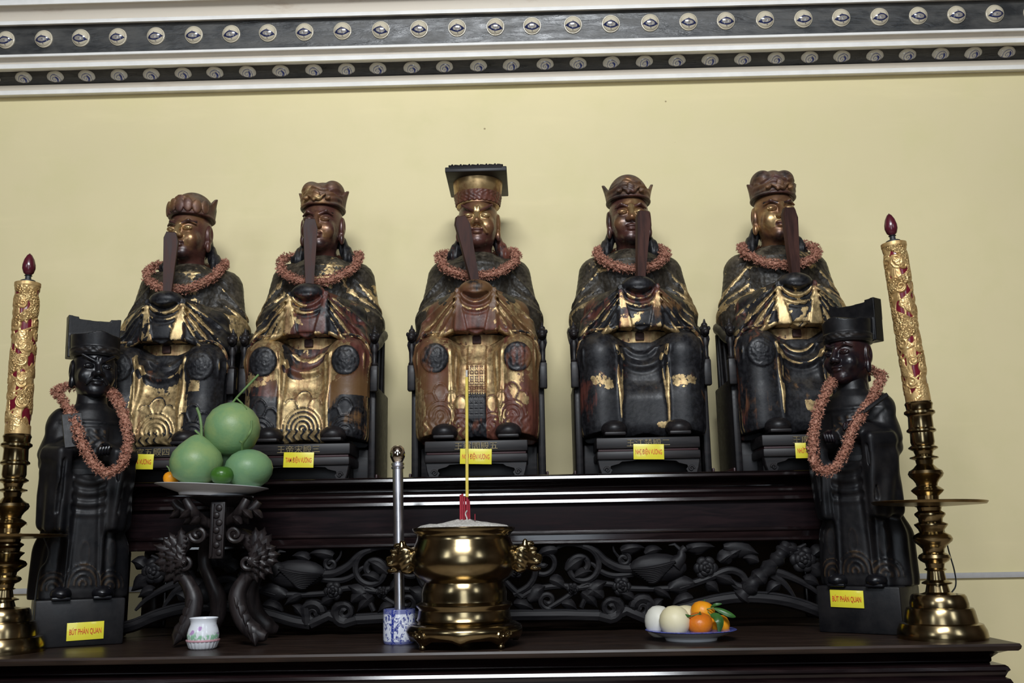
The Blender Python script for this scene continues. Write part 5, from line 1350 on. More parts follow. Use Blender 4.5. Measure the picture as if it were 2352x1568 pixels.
def candlestick(loc, s, label, pan_tilt, cand_tilt, clabel, cz_, kz=1.0):
    root = empty('candlestick', loc, 0, label, 'candlestick', 'brass candlesticks')
    MB().lathe(prof_px(low_rows, 1468, s), 64).build('base', M['brass'], root, angle=35)
    MB().lathe([(r_, z_ if z_ < 101 * s else 101 * s + (z_ - 101 * s) * kz) for r_, z_ in prof_px(mid_rows, 1468, s)], 48).build('turned_stem', M['brass'], root, angle=35)
    zp = 101 * s + (1468 - 1156 - 101) * s * kz; dzk = zp - (1468 - 1156) * s
    pan = MB().lathe([(0, -0.006), (0.05, -0.006), (128 * s, 0.000), (132 * s, 0.006), (131 * s, 0.0075), (0.05, 0.002), (0, 0.002)], 64).build('drip_pan', M['brass_dark'], root)
    pan.location = (0, 0, zp); pan.rotation_euler = pan_tilt
    MB().lathe([(r_, z_ + dzk) for r_, z_ in prof_px(top_rows, 1468, s)], 48).build('upper_stem', M['brass'], root, angle=35)
    # candle
    ztop = loc[2] + (1468 - 907) * s + dzk
    cr_ = empty('carved_candle', (loc[0], loc[1], ztop), 0, clabel, 'candle', 'carved dragon candles'); cr_.rotation_euler = cand_tilt
    Rc, Hc = 29.0 * s, cz_
    MB().lathe([(Rc * 0.9, 0), (Rc * 0.93, 0.002), (Rc * 0.93, Hc - 0.004), (Rc * 0.9, Hc)], 40).build('shaft', M['red_candle'], cr_)
    nt, nz = 200, 420
    th = np.linspace(0, 2 * np.pi, nt, endpoint=False)[:, None]; zz = np.linspace(0.0, Hc, nz)[None, :]
    u = th / (2 * np.pi)                                     # 0..1 round the candle
    def wrapd(a): return (a + 0.5) % 1.0 - 0.5
    circ = 2 * np.pi * Rc
    hgt = np.full((nt, nz), -1.0); scaly = np.zeros((nt, nz))
    def put(hh, sc=0.0):
        m = hh > hgt; hgt[m] = np.broadcast_to(hh, hgt.shape)[m]; scaly[m] = sc
    nz_ = np.sin(th * 3 + 1.7 * np.sin(zz * 31)) + np.sin(th * 5 - zz * 47 + 1.1) + 0.8 * np.sin(th * 2 + zz * 83) + 0.6 * np.sin(th * 9 + zz * 60)
    put(np.where(nz_ > -0.30, 0.30 + 0.10 * np.sin(nz_ * 5), -1.0))          # cloud ground
    # serpentine body
    uc = 0.5 + 0.28 * np.sin(zz / Hc * 2 * np.pi * 2.6 + 0.6) + 0.9 * zz / Hc
    d = wrapd(u - uc) * circ
    w1 = 0.036 * (0.75 + 0.35 * np.sin(np.pi * zz / Hc))
    put(np.where(np.abs(d) < w1, 0.3 + 0.7 * np.sqrt(np.clip(1 - (d / w1) ** 2, 0, 1)), -1), 1.0)
    d2 = wrapd(u - uc - 0.47) * circ
    w2 = 0.030
    put(np.where(np.abs(d2) < w2 * (0.7 + 0.5 * np.sin(zz * 75)), 0.35 + 0.35 * np.cos(d2 / w2 * 1.4), -1), 0.3)
    rnd = random.Random(5)
    spots = [(0.72, 0.86), (0.80, 0.66), (0.70, 0.58), (0.62, 0.40), (0.78, 0.30), (0.70, 0.12)] + [(rnd.random(), rnd.uniform(0.06, 0.92)) for _ in range(44)]
    for k, (cu, cz2) in enumerate(spots):
        du = wrapd(u - cu) * circ; dz = zz - cz2 * Hc
        r_ = np.sqrt(du ** 2 + dz ** 2); Rs = 0.013 + 0.008 * rnd.random(); an = np.arctan2(dz, du) * (1 if k % 2 else -1)
        sp_ = np.cos(2 * np.pi * (r_ / (Rs * 0.62)) + an)
        put(np.where(r_ < Rs, 0.75 + 0.45 * sp_, -1), 0.0)
        tail = np.abs(dz - 0.8 * du) ; put(np.where((tail < 0.004) & (r_ < 0.030) & (du > 0), 0.6, -1), 0.0)
    put(np.where(zz > Hc * 0.945 + 0.010 * np.abs(np.sin(th * 5)), 0.75, -1) + 0 * th)
    put(np.where(zz > Hc * 0.975, 1.15, -1) + 0 * th)
    put(np.where(zz < Hc * 0.045 + 0.008 * np.abs(np.sin(th * 4.5)), 0.65, -1) + 0 * th)
    for _ in range(2):
        hgt = (hgt * 2 + np.roll(hgt, 1, 0) + np.roll(hgt, -1, 0)) / 4
        hgt[:, 1:-1] = (hgt[:, 1:-1] * 2 + hgt[:, :-2] + hgt[:, 2:]) / 4
    rr = Rc * 0.945 + hgt * Rc * 0.115
    vv = np.stack([rr * np.cos(th - np.pi), rr * np.sin(th - np.pi), np.broadcast_to(zz, rr.shape)], -1).reshape(-1, 3)
    ii = (np.arange(nt)[:, None] * nz + np.arange(nz - 1)[None, :]); jj = ((np.arange(nt) + 1) % nt)[:, None] * nz + np.arange(nz - 1)[None, :]
    qq = np.stack([ii, jj, jj + 1, ii + 1], -1).reshape(-1, 4)
    link('dragon_carving', np_mesh('dragon_carving', vv, qq, True, {'scaly': scaly.ravel()}), M['gold_relief'], cr_)
    MB().lathe([(Rc * 0.62, Hc - 0.003), (Rc * 0.62, Hc + 0.008), (Rc * 0.5, Hc + 0.010), (Rc * 0.26, Hc + 0.011), (Rc * 0.24, Hc + 0.022), (Rc * 0.34, Hc + 0.024), (Rc * 0.2, Hc + 0.027)], 20).build('lamp_socket', M['black_plastic'], cr_)
    MB().lathe([(Rc * 0.20, Hc + 0.025), (Rc * 0.42, Hc + 0.032), (Rc * 0.55, Hc + 0.046), (Rc * 0.54, Hc + 0.058), (Rc * 0.42, Hc + 0.074), (Rc * 0.22, Hc + 0.087), (0, Hc + 0.094)], 24).build('flame_bulb', M['flame'], cr_)
    return root
CYR = 2.775
sR = S(2165, 1350, CYR) * 0.965
bR = P(2165, 1466, CYR)
candlestick((bR.x, CYR, TABLE_Z), sR, 'brass candlestick whose whole drip pan stands clear, beside the reddish faced judge', (0, R(0.8), 0), (0, R(-3.1), 0), 'carved red and gold dragon candle behind the reddish faced judge', 0.470)
CYL = 2.79
sL = S(0, 1370, CYL)
bL = P(-2, 1490, CYL)
candlestick((bL.x, CYL, TABLE_Z), sL * 0.955, 'brass candlestick beside the scowling black judge', (0, R(0.8), 0), (0, R(-1.0), 0), 'carved red and gold dragon candle beside the scowling black judge', 0.452, 0.80)
def cord(pts, label):
    o = MB().tube(cr(pts, 6), 0.0022, 6).build('lamp_cord', M['black_plastic']); tag(o, label, 'cord'); return o
cord([P(2160, 1180, 2.95), P(2178, 1260, 2.98), P(2192, 1310, 2.97), P(2195, 1345, 2.96), P(2180, 1375, 2.96), Vector((P(2180, 1375, 2.96).x, 2.97, TABLE_Z + 0.004))], 'thin black cord behind the candlestick beside the reddish faced judge')
cord([P(100, 1232, 2.87), P(112, 1265, 2.88), P(106, 1290, 2.885), P(90, 1315, 2.89), P(78, 1400, 2.89), Vector((P(78, 1400, 2.89).x, 2.89, TABLE_Z + 0.004))], 'thin black cord beside the scowling black judge and candlestick')

# ------------------------------------------------------------------ brass incense burner
BY = 2.77
sB = S(1067, 1340, BY); bc = P(1067, 1492, BY); bx = bc.x
burner = empty('incense_burner', (bx, BY, TABLE_Z), 0, 'round brass incense burner with lion head handles and scalloped foot', 'incense burner')
def bz(y): return (1493 - y) * sB
prof = [(104, 1440), (109, 1434), (106, 1428), (104, 1414), (104, 1410), (110, 1404), (110, 1400), (98, 1394), (97, 1388), (98, 1376), (95, 1362), (91, 1352), (95, 1348), (108, 1340), (119, 1325), (124, 1308), (122, 1290), (116, 1272), (110, 1258), (108, 1250), (110, 1243), (116, 1239), (119, 1234), (119, 1230), (116, 1229), (104, 1231), (103, 1240), (0, 1244)]
MB().lathe([(r * sB, bz(y)) for r, y in prof], 72).build('bowl', M['brass'], burner, angle=50)
ring_rows = [(0.62, 1438), (104, 1440), (118, 1440), (130, 1448), (133, 1458), (128, 1470)]
mb = MB(); n_ = 96; rings = []
for r, y in [(104, 1440), (118, 1441), (129, 1447), (133, 1457), (130, 1468), (122, None), (110, None), (104, 1440)]:
    ring = []
    for i in range(n_):
        a = 2 * math.pi * i / n_
        leg = max(0.0, math.cos(4 * (a - math.pi / 4))) ** 6
        mid = max(0.0, math.cos(4 * a)) ** 10
        yy = y if y is not None else 1474 + 12 * leg + 8 * mid
        if y == 1468: yy = 1465 + 8 * leg + 4 * mid
        rr = r + 3 * leg
        ring.append(mb.bm.verts.new((rr * sB * math.cos(a), rr * sB * math.sin(a), bz(yy))))
    rings.append(ring)
for A, B in zip(rings[:-1], rings[1:]):
    for i in range(n_): mb.bm.faces.new((A[i], A[(i + 1) % n_], B[(i + 1) % n_], B[i]))
mb.build('scalloped_foot', M['brass'], burner, angle=60)
for k in range(4):
    a = math.pi / 4 + k * math.pi / 2
    q = Vector((math.cos(a), math.sin(a), 0)); t_ = Vector((-math.sin(a), math.cos(a), 0))
    mb = MB(); c = q * 121 * sB
    mb.ball((c.x, c.y, 0.0075), (0.010, 0.010, 0.0078), 12)
    mb.tube([c + Vector((0, 0, 0.010)), c + q * 0.004 + Vector((0, 0, 0.030))], [0.008, 0.011], 10)
    for s in (-1, 1):
        cc = q * 133 * sB + t_ * s * 0.012 + Vector((0, 0, bz(1462)))
        mb.tube([cc + (t_ * s * math.cos(i * 0.6) + Vector((0, 0, 1)) * math.sin(i * 0.6)) * 0.011 * (1 - i / 18) for i in range(16)], 0.0035, 6)
    mb.build('foot', M['brass'], burner)
for s in (-1, 1):      # lion head handles
    F = SDF((-0.060, -0.055, -0.055), (0.055, 0.055, 0.060), 0.0022)
    def b_(dx, dy, dz, r, k=0.009): F.add(ell((dx, dy, dz), r), k)
    F.add(cone((-0.060, 0, 0.006), (-0.012, 0, 0.0), 0.034, 0.028))
    b_(-0.004, 0, 0.0, (0.026, 0.030, 0.034)); b_(0.018, 0, -0.008, (0.022, 0.022, 0.018)); b_(0.032, 0, 0.000, (0.009, 0.013, 0.009)); b_(0.020, 0, -0.030, (0.018, 0.016, 0.009))
    F.cut(ell((0.034, 0, -0.021), (0.020, 0.018, 0.0055)), 0.002)
    for e in (-1, 1):
        b_(0.018, e * 0.015, 0.012, (0.008, 0.007, 0.007), 0.002); b_(0.012, e * 0.017, 0.023, (0.016, 0.009, 0.006), 0.003); b_(-0.006, e * 0.024, 0.036, (0.008, 0.007, 0.015), 0.003); b_(0.026, e * 0.013, -0.012, (0.011, 0.010, 0.009), 0.003)
        for k in range(4): b_(-0.016 - 0.002 * k, e * (0.028 - 0.002 * k), 0.022 - 0.017 * k, (0.018, 0.010, 0.012), 0.010)
    b_(0.004, 0, 0.036, (0.016, 0.010, 0.009), 0.003)
    F.disp(lambda X, Y, Z: 0.0003 * np.sin(Z * 420 + X * 300) * (X < 0.0) + 0 * Y, (-0.05, -0.05, -0.05), (0.05, 0.05, 0.055))
    v, q_ = F.mesh()
    if s < 0: v = v * np.array([-1, 1, 1]); q_ = q_[:, ::-1]
    h_ = link('lion_handle', np_mesh('lion_handle', v, q_, True), M['brass'], burner); h_.location = (s * 147 * sB, 0, bz(1299))
# ash heap
rnd = random.Random(3); mb = MB()
rows_ = [(103, 1236), (106, 1230.5), (100, 1226), (80, 1222), (55, 1219), (30, 1215), (14, 1212)]
mb.lathe([(r * sB, bz(y)) for r, y in rows_] + [(0, bz(1211))], 40)
for v in mb.bm.verts: v.co += Vector((rnd.uniform(-1, 1), rnd.uniform(-1, 1), rnd.uniform(-1.2, 1.2))) * 0.0022
ash = mb.build('incense_ash', M['ash'], None); ash.location = (bx, BY, TABLE_Z)
tag(ash, 'grey heap of incense ash filling the brass burner', 'ash', kind='stuff')
def stick(px0, py0, px1, py1, dY, r, parts, label, group=None):
    a = P(px0, py0, BY + dY); b = P(px1, py1, BY + dY)
    root = empty('incense_stick', a, 0, label, 'incense stick', group)
    for nm, t0, t1, rr, mat in parts:
        MB().tube([(b - a) * t0, (b - a) * t1], rr, 8).build(nm, M[mat], root)
    return root
stick(1073, 1216, 1072, 850, -0.012, 0.004, [('shaft', 0.20, 0.955, 0.0044, 'yellow_joss'), ('red_core', 0.0, 0.21, 0.0026, 'red_joss'), ('ash_tip', 0.95, 1.0, 0.0030, 'ash')], 'tall yellow incense stick burning upright in the brass burner')
for k, (x0, x1, y1, rr) in enumerate([(1058, 1058, 1136, 0.0030), (1063, 1062, 1134, 0.0030), (1068, 1067, 1140, 0.0028), (1077, 1076, 1146, 0.0022), (1080, 1078, 1150, 0.0018), (1091, 1091, 1180, 0.0013), (1060, 1061, 1142, 0.0025)]):
    stick(x0, 1217, x1, y1, 0.004 * k - 0.012, rr, [('shaft', 0.0, 1.0, rr, 'red_joss')], 'burnt down red incense stub bundled beside the tall yellow stick' if k != 5 else 'thin short red incense stub standing apart from the bundle', 'red incense stubs')
mb = MB(); mb.tube(cr([P(1066, 1214, BY - 0.02), P(1073, 1195, BY - 0.02), P(1069, 1180, BY - 0.018), P(1073, 1172, BY - 0.016)], 5), 0.0018, 6)
tag(mb.build('ash_curl', M['ash']), 'pale curl of fallen incense ash among the red stubs', 'ash')

# ------------------------------------------------------------------ steel pole standing in a blue and white cup
CY = 2.875
sC = S(915, 1440, CY); cc = P(917, 1478, CY)
def bluewhite():
    t = NT('blue_white_porcelain'); tc = t.coord()
    sp = t.n('ShaderNodeSeparateXYZ'); t.l(tc, sp.inputs[0])
    nz = t.noise(t.coord(scale=(1, 1, 0.8)), 75, 2, 0.5, 1.2); n2 = t.noise(tc, 190, 3, 0.6)
    blot = t.math('MULTIPLY', t.range(nz, 0.50, 0.56), t.range(n2, 0.35, 0.6, 0.5, 1))
    zb = sp.outputs[2]
    band = t.math('MAXIMUM', t.range(zb, 0.080, 0.083), t.range(zb, 0.006, 0.009, 1, 0))
    an = t.math('ARCTAN2', sp.outputs[1], sp.outputs[0])
    bar = t.range(t.math('ABSOLUTE', t.math('SINE', t.math('ADD', t.math('MULTIPLY', an, 2.0), 0.6))), 0.14, 0.2, 1, 0)
    mk = t.math('MAXIMUM', t.math('MAXIMUM', blot, t.math('MULTIPLY', band, 0.8)), t.math('MULTIPLY', bar, t.range(n2, 0.35, 0.5, 0.4, 1)))
    return t.set(color=t.mix(mk, (0.72, 0.74, 0.82), (0.03, 0.045, 0.26)), rough=0.15, spec=0.55)
M['bluewhite'] = bluewhite()
rC = 37 * sC; hC = 76 * sC
MBc = MB().lathe([(rC * 0.93, 0), (rC * 0.97, 0.003), (rC, 0.012), (rC, hC - 0.002), (rC * 0.985, hC), (rC * 0.93, hC - 0.002), (rC * 0.92, 0.008), (0, 0.008)], 40)
cup = MBc.build('porcelain_cup', M['bluewhite']); cup.location = (cc.x, CY, TABLE_Z)
tag(cup, 'blue and white cylindrical porcelain cup behind the incense burner', 'cup')
M['finial'] = simple('polished_chrome', (0.74, 0.68, 0.62), 0.08, 1.0, 0.05, 20)
p0 = Vector((cc.x + 0.002, CY, TABLE_Z + 0.009)); ptop = P(913, 1022, CY)
root = empty('steel_pole', p0, 0, 'slim stainless steel pole with acorn finial standing in the blue cup', 'pole')
d_ = (ptop - p0); L = d_.length
root.rotation_euler = d_.to_track_quat('Z', 'Y').to_euler()
MB().lathe([(12 * sC, 0), (12.6 * sC, L - 57 * sC)], 24).build('tube', M['chrome'], root)
MB().lathe([(12 * sC, L - 57 * sC), (15 * sC, L - 56 * sC), (15.5 * sC, L - 52 * sC), (12.5 * sC, L - 49 * sC), (15.5 * sC, L - 47 * sC), (15.5 * sC, L - 43 * sC), (11 * sC, L - 41 * sC)], 24).build('collar', M['chrome'], root)
MB().lathe([(11 * sC, L - 42 * sC), (13 * sC, L - 38 * sC), (17.5 * sC, L - 28 * sC), (18 * sC, L - 19 * sC), (15 * sC, L - 8 * sC), (9 * sC, L - 2 * sC), (0, L)], 24).build('acorn_finial', M['finial'], root, angle=60)

# ------------------------------------------------------------------ small floral cup on its saucer
fc = P(465, 1492, 2.80); sF = S(465, 1450, 2.80)
def floral():
    t = NT('flower_painted_porcelain'); tc = t.coord(); sp = t.n('ShaderNodeSeparateXYZ'); t.l(tc, sp.inputs[0])
    z_ = sp.outputs[2]
    gn = t.math('MULTIPLY', t.range(t.noise(t.coord(scale=(1, 1, 0.35)), 120, 2, 0.5, 0.8), 0.42, 0.50), t.range(t.math('ADD', z_, t.math('MULTIPLY', t.noise(tc, 60, 2), 0.02)), 0.036, 0.046, 1, 0))
    vo = t.n('ShaderNodeTexVoronoi'); vo.inputs['Scale'].default_value = 52; t.l(tc, vo.inputs['Vector'])
    pk = t.math('MULTIPLY', t.range(vo.outputs['Distance'], 0.26, 0.34, 1, 0), t.math('MULTIPLY', t.range(z_, 0.028, 0.032), t.range(z_, 0.050, 0.054, 1, 0)))
    c = t.mix(t.math('MULTIPLY', gn, 0.85), (0.80, 0.82, 0.86), (0.20, 0.50, 0.26)); c = t.mix(t.math('MULTIPLY', pk, 0.8), c, (0.45, 0.20, 0.52))
    return t.set(color=c, rough=0.12, spec=0.55)
M['floral'] = floral()
M['pink'] = simple('pink_rim_glaze', (0.62, 0.34, 0.38), 0.2)
def zf(y): return (1492 - y) * sF
sau = empty('saucer', (fc.x, 2.80, TABLE_Z), 0, 'small white fluted saucer with pink rim under the floral cup', 'saucer')
MB().lathe([(26 * sF, 0), (31 * sF, zf(1488)), (36 * sF, zf(1474)), (33 * sF, zf(1473)), (24 * sF, zf(1484)), (0, zf(1484))], 72, wob=lambda a, z: 1 + 0.035 * math.cos(22 * a)).build('fluted_dish', M['porcelain'], sau, angle=60)
MB().lathe([(34.5 * sF, zf(1476)), (37.5 * sF, zf(1474)), (38 * sF, zf(1471)), (36 * sF, zf(1470)), (33 * sF, zf(1473))], 72, wob=lambda a, z: 1 + 0.012 * math.cos(22 * a)).build('pink_rim', M['pink'], sau)
tcup = MB().lathe([(24 * sF, 0), (30 * sF, 3 * sF), (35 * sF, 14 * sF), (36 * sF, 24 * sF), (33 * sF, 36 * sF), (29 * sF, 47 * sF), (29.5 * sF, 54 * sF), (32.5 * sF, 60 * sF), (31.5 * sF, 61 * sF), (27.5 * sF, 54 * sF), (28 * sF, 40 * sF), (30 * sF, 20 * sF), (0, 6 * sF)], 48).build('tea_cup', M['floral'])
tcup.location = (fc.x, 2.80, TABLE_Z + zf(1483.5)); tag(tcup, 'small white cup painted with purple flowers and green leaves', 'cup')

# ------------------------------------------------------------------ plate of pears and tangerines
def plate_mesh(name, rim, h, mat, rimmat, loc, label, tilt=(0, 0, 0)):
    r_ = empty(name, loc, 0, label, 'plate'); r_.rotation_euler = tilt
    MB().lathe([(rim * 0.50, 0), (rim * 0.56, 0.0), (rim * 0.58, h * 0.25), (rim * 0.80, h * 0.62), (rim * 0.965, h * 0.93), (rim * 0.965, h), (rim * 0.80, h * 0.78), (rim * 0.58, h * 0.42), (0, h * 0.36)], 64).build('dish', mat, r_)
    MB().lathe([(rim * 0.955, h * 0.90), (rim * 0.995, h * 0.965), (rim, h), (rim * 0.985, h * 1.04), (rim * 0.93, h * 0.985)], 64).build('rim', rimmat, r_)
    return r_
PY = 2.84
pc = P(1588, 1474, PY); sP = S(1588, 1450, PY)
M['blue_rim'] = simple('blue_glazed_rim', (0.10, 0.12, 0.42), 0.15, var=0.4, vs=160)
plate_mesh('fruit_plate', 104 * sP, 0.028, M['porcelain'], M['blue_rim'], (pc.x, PY, TABLE_Z), 'white plate with blue rim holding pears and tangerines')
def fruit_obj(name, px, py, Y, rx, rz, mat, label, cat, prof=None, group=None, stem=None, rot=(0, 0, 0), n=32):
    s = S(px, py, Y); c = P(px, py, Y)
    root = empty(name, c, 0, label, cat, group); root.rotation_euler = rot
    prof = prof or [(math.sin(math.pi * i / 16), -math.cos(math.pi * i / 16)) for i in range(17)]
    pr = [(max(0, r) * rx * s, z * rz * s) for r, z in prof]; pr[0] = (0, pr[0][1]); pr[-1] = (0, pr[-1][1])
    rnd = random.Random(int(px)); ph = rnd.uniform(0, 6)
    MB().lathe(pr, n, wob=lambda a, z: 1 + 0.012 * math.sin(2 * a + ph) + 0.01 * math.sin(3 * a + 40 * z)).build('flesh', mat, root, angle=180)
    return root, s
tang = [(0, -0.86), (0.12, -0.93), (0.4, -0.92), (0.72, -0.72), (0.94, -0.34), (1.0, 0.02), (0.95, 0.36), (0.76, 0.70), (0.45, 0.90), (0.18, 0.94), (0.05, 0.88), (0, 0.87)]
pearp = [(0, -0.90), (0.15, -0.97), (0.45, -0.93), (0.78, -0.68), (0.97, -0.28), (1.0, 0.05), (0.93, 0.40), (0.72, 0.72), (0.42, 0.93), (0.16, 0.98), (0.05, 0.90), (0, 0.88)]
a_, _ = fruit_obj('pear', 1513, 1427, PY + 0.02, 32, 36, M['pear_pale'], 'pale whitish round pear at the edge of the blue rimmed plate', 'pear', pearp, 'pears')
a_, s_ = fruit_obj('pear', 1550, 1427, PY - 0.045, 36, 36, M['pear'], 'cream yellow round pear beside the front tangerine', 'pear', pearp, 'pears')
a_, _ = fruit_obj('pear', 1575, 1424, PY + 0.055, 32, 34, M['pear'], 'cream pear half hidden behind the tangerines', 'pear', pearp, 'pears')
def calyx(root, s, rz, mat='leaf'):
    mb = MB()
    for k in range(5):
        a = k * 1.2566
        mb.tube([(0, 0, rz * s * 0.90), (math.cos(a) * 5 * s, math.sin(a) * 5 * s, rz * s * 0.95)], [2.0 * s, 0.6 * s], 6)
    mb.tube([(0, 0, rz * s * 0.88), (1 * s, 0, rz * s * 0.9 + 6 * s)], 1.6 * s, 6)
    mb.build('calyx', M[mat], root)
a_, s_ = fruit_obj('tangerine', 1607, 1433, PY - 0.05, 30, 26, M['orange_deep'], 'deep orange tangerine in front on the blue rimmed plate', 'tangerine', tang, 'tangerines', rot=(R(18), 0, 0)); calyx(a_, s_, 26)
a_, s_ = fruit_obj('tangerine', 1614, 1406, PY + 0.015, 28, 26, M['orange'], 'bright tangerine lying on top of the others', 'tangerine', tang, 'tangerines', rot=(R(-10), R(12), 0)); calyx(a_, s_, 26)
a_, s_ = fruit_obj('tangerine', 1652, 1436, PY + 0.005, 24, 25, M['orange'], 'bright tangerine partly behind the green leaves', 'tangerine', tang, 'tangerines'); calyx(a_, s_, 25)
a_, s_ = fruit_obj('tangerine', 1628, 1434, PY + 0.055, 26, 25, M['orange'], 'bright tangerine at the back under the top one', 'tangerine', tang, 'tangerines')
def leaf_obj(pts, w_, label, group, stem_pts=None):
    """pts midrib world points"""
    root = empty('citrus_leaf', pts[0], 0, label, 'leaf', group)
    o = Vector(pts[0]); mid = cr(pts, 5); n = len(mid); mb = MB(); rows = []
    for i, p in enumerate(mid):
        t = (mid[min(i + 1, n - 1)] - mid[max(i - 1, 0)]).normalized(); sd = t.cross(Vector((0.25, -1, 0.25))).normalized()
        hw = w_ * math.sin(math.pi * (0.05 + 0.93 * i / (n - 1))) ** 0.8
        nn = t.cross(sd)
        rows.append([p - o + sd * hw * k + nn * (abs(k) * hw * 0.35) for k in (-1, -0.5, 0, 0.5, 1)])
    A = [[mb.bm.verts.new(q) for q in r] for r in rows]; B = [[mb.bm.verts.new(q + Vector((0, 0.0008, -0.0008))) for q in r] for r in rows]
    for i in range(n - 1):
        for k in range(4):
            mb.bm.faces.new((A[i][k], A[i][k + 1], A[i + 1][k + 1], A[i + 1][k])); mb.bm.faces.new((B[i][k], B[i + 1][k], B[i + 1][k + 1], B[i][k + 1]))
        mb.bm.faces.new((A[i][0], A[i + 1][0], B[i + 1][0], B[i][0])); mb.bm.faces.new((A[i][4], B[i][4], B[i + 1][4], A[i + 1][4]))
    mb.build('blade', M['leaf'], root)
    if stem_pts: MB().tube([q - o for q in cr(stem_pts, 4)], 0.0016, 6).build('stalk', M['stem'], root)
q = lambda x, y, d: P(x, y, PY + d)
leaf_obj([q(1632, 1411, -0.045), q(1646, 1414, -0.06), q(1655, 1428, -0.07), q(1652, 1452, -0.068)], 0.013, 'broad green citrus leaf drooping over the tangerines', 'citrus leaves', [q(1626, 1404, -0.03), q(1632, 1411, -0.045)])
leaf_obj([q(1640, 1396, -0.03), q(1658, 1402, -0.04), q(1678, 1411, -0.045), q(1690, 1416, -0.04)], 0.008, 'slender green citrus leaf pointing out over the plate rim', 'citrus leaves', [q(1624, 1398, -0.02), q(1640, 1396, -0.03)])
leaf_obj([q(1588, 1414, -0.07), q(1574, 1413, -0.075), q(1558, 1410, -0.08)], 0.004, 'narrow green citrus leaf lying against the cream pear', 'citrus leaves', [q(1606, 1410, -0.06), q(1588, 1414, -0.07)])
leaf_obj([q(1632, 1394, -0.02), q(1644, 1388, -0.03), q(1658, 1386, -0.03)], 0.004, 'small dark citrus leaf standing above the top tangerine', 'citrus leaves')

# ------------------------------------------------------------------ carved stand with plate of pomelos
SY = 2.93
stc = P(497, 1470, SY); sS = S(497, 1300, SY)
stand = empty('carved_stand', (stc.x, SY, TABLE_Z), 0, 'dark carved leafy four legged stand under the plate of pomelos', 'stand')
def sp_(px, py, d=0.0): return P(px, py, SY + d) - Vector(stand.location)
def leg_mesh(path, rad):
    mb = MB(); pts = cr(path, 6); mb.tube(pts, lerp_list(rad, len(pts)), 12); return mb
legR = [sp_(520, 1222, 0), sp_(556, 1232, -0.03), sp_(588, 1262, -0.05), sp_(592, 1300, -0.05), sp_(562, 1332, -0.045), sp_(545, 1370, -0.05), sp_(556, 1420, -0.06), sp_(586, 1452, -0.065), sp_(612, 1462, -0.07)]
legL = [sp_(474, 1222, 0), sp_(440, 1236, -0.03), sp_(410, 1268, -0.05), sp_(410, 1305, -0.05), sp_(432, 1340, -0.045), sp_(446, 1375, -0.05), sp_(440, 1420, -0.06), sp_(416, 1452, -0.065), sp_(400, 1466, -0.07)]
def rear(path, sgn): return [Vector((p.x * 0.82, 0.015 - p.y * 1.9 + 0.02, p.z)) for p in path]
rad = [k * sS for k in (15, 16, 17, 15, 16, 20, 19, 20, 9)]
rnd = random.Random(9)
for path, sgn in ((legR, 1), (legL, -1), (rear(legR, 1), 0), (rear(legL, -1), 0)):
    zmin = min(p.z for p in path); path = [Vector((p.x, p.y, p.z + max(0, 14 * sS - p.z) if i_ > 6 else p.z)) for i_, p in enumerate(path)]
    lg = leg_mesh(path, rad).build('leg', M['stand'], stand)
    if sgn == 0: continue
    # two layers of pointed acanthus leaves fanning outwards round the knee of the leg
    for lay, (nl, ln_, wd_, r0_, a0_, a1_, dY) in enumerate(((9, 50, 13, 14, -1.35, 1.45, -0.066), (7, 40, 12, 2, -1.1, 1.3, -0.080), (4, 30, 10, -8, -0.8, 1.0, -0.092))):
        for k in range(nl):
            ang = a0_ + (a1_ - a0_) * k / (nl - 1) + rnd.uniform(-0.08, 0.08)
            dr = Vector((sgn * math.cos(ang), -0.10, -math.sin(ang))); side = dr.cross(Vector((0, 1, 0))).normalized()
            b0 = sp_(497 + sgn * 80, 1276 + 6 * lay, dY) + dr * r0_ * sS; L_ = ln_ * sS * rnd.uniform(0.9, 1.12); n_ = 10
            mb = MB()
            leaf_mb(mb, [(b0 + dr * L_ * i / (n_ - 1) + side * sgn * 0.010 * (i / n_) ** 2 + Vector((0, 0.010 * (i / n_) ** 2, 0)), (0.25 + wd_ * math.sin(math.pi * min(1, 0.22 + 0.78 * i / (n_ - 1))) ** 0.9 * (1 + 0.24 * ((i % 2) * 2 - 1) * (0 < i < n_ - 1))) * sS) for i in range(n_)], 0.004, 0.0035)
            mb.build('leaf', M['stand'], lg)
    # overlapping leaf scales down the shin
    for k in range(5):
        c0 = path[5].lerp(path[7], k / 4.0) + Vector((0, -17 * sS, 0)); mb = MB()
        leaf_mb(mb, [(c0 + Vector((sgn * 0.010 * i / 5, -0.001 * i, -26 * sS * i / 5)), (0.3 + 11 * math.sin(math.pi * min(1, 0.3 + 0.7 * i / 5))) * sS) for i in range(6)], 0.004, 0.004); mb.build('leaf', M['stand'], lg)
    for (cx, cy, r0) in ((497 + sgn * 42, 1226, 20), (497 + sgn * 72, 1292, 17)):
        MB().tube([sp_(cx + sgn * r0 * (1 - i / 26) * math.cos(0.42 * i), cy + r0 * (1 - i / 26) * math.sin(0.42 * i), -0.075) for i in range(20)], 5.5 * sS, 8).build('scroll', M['stand'], lg)
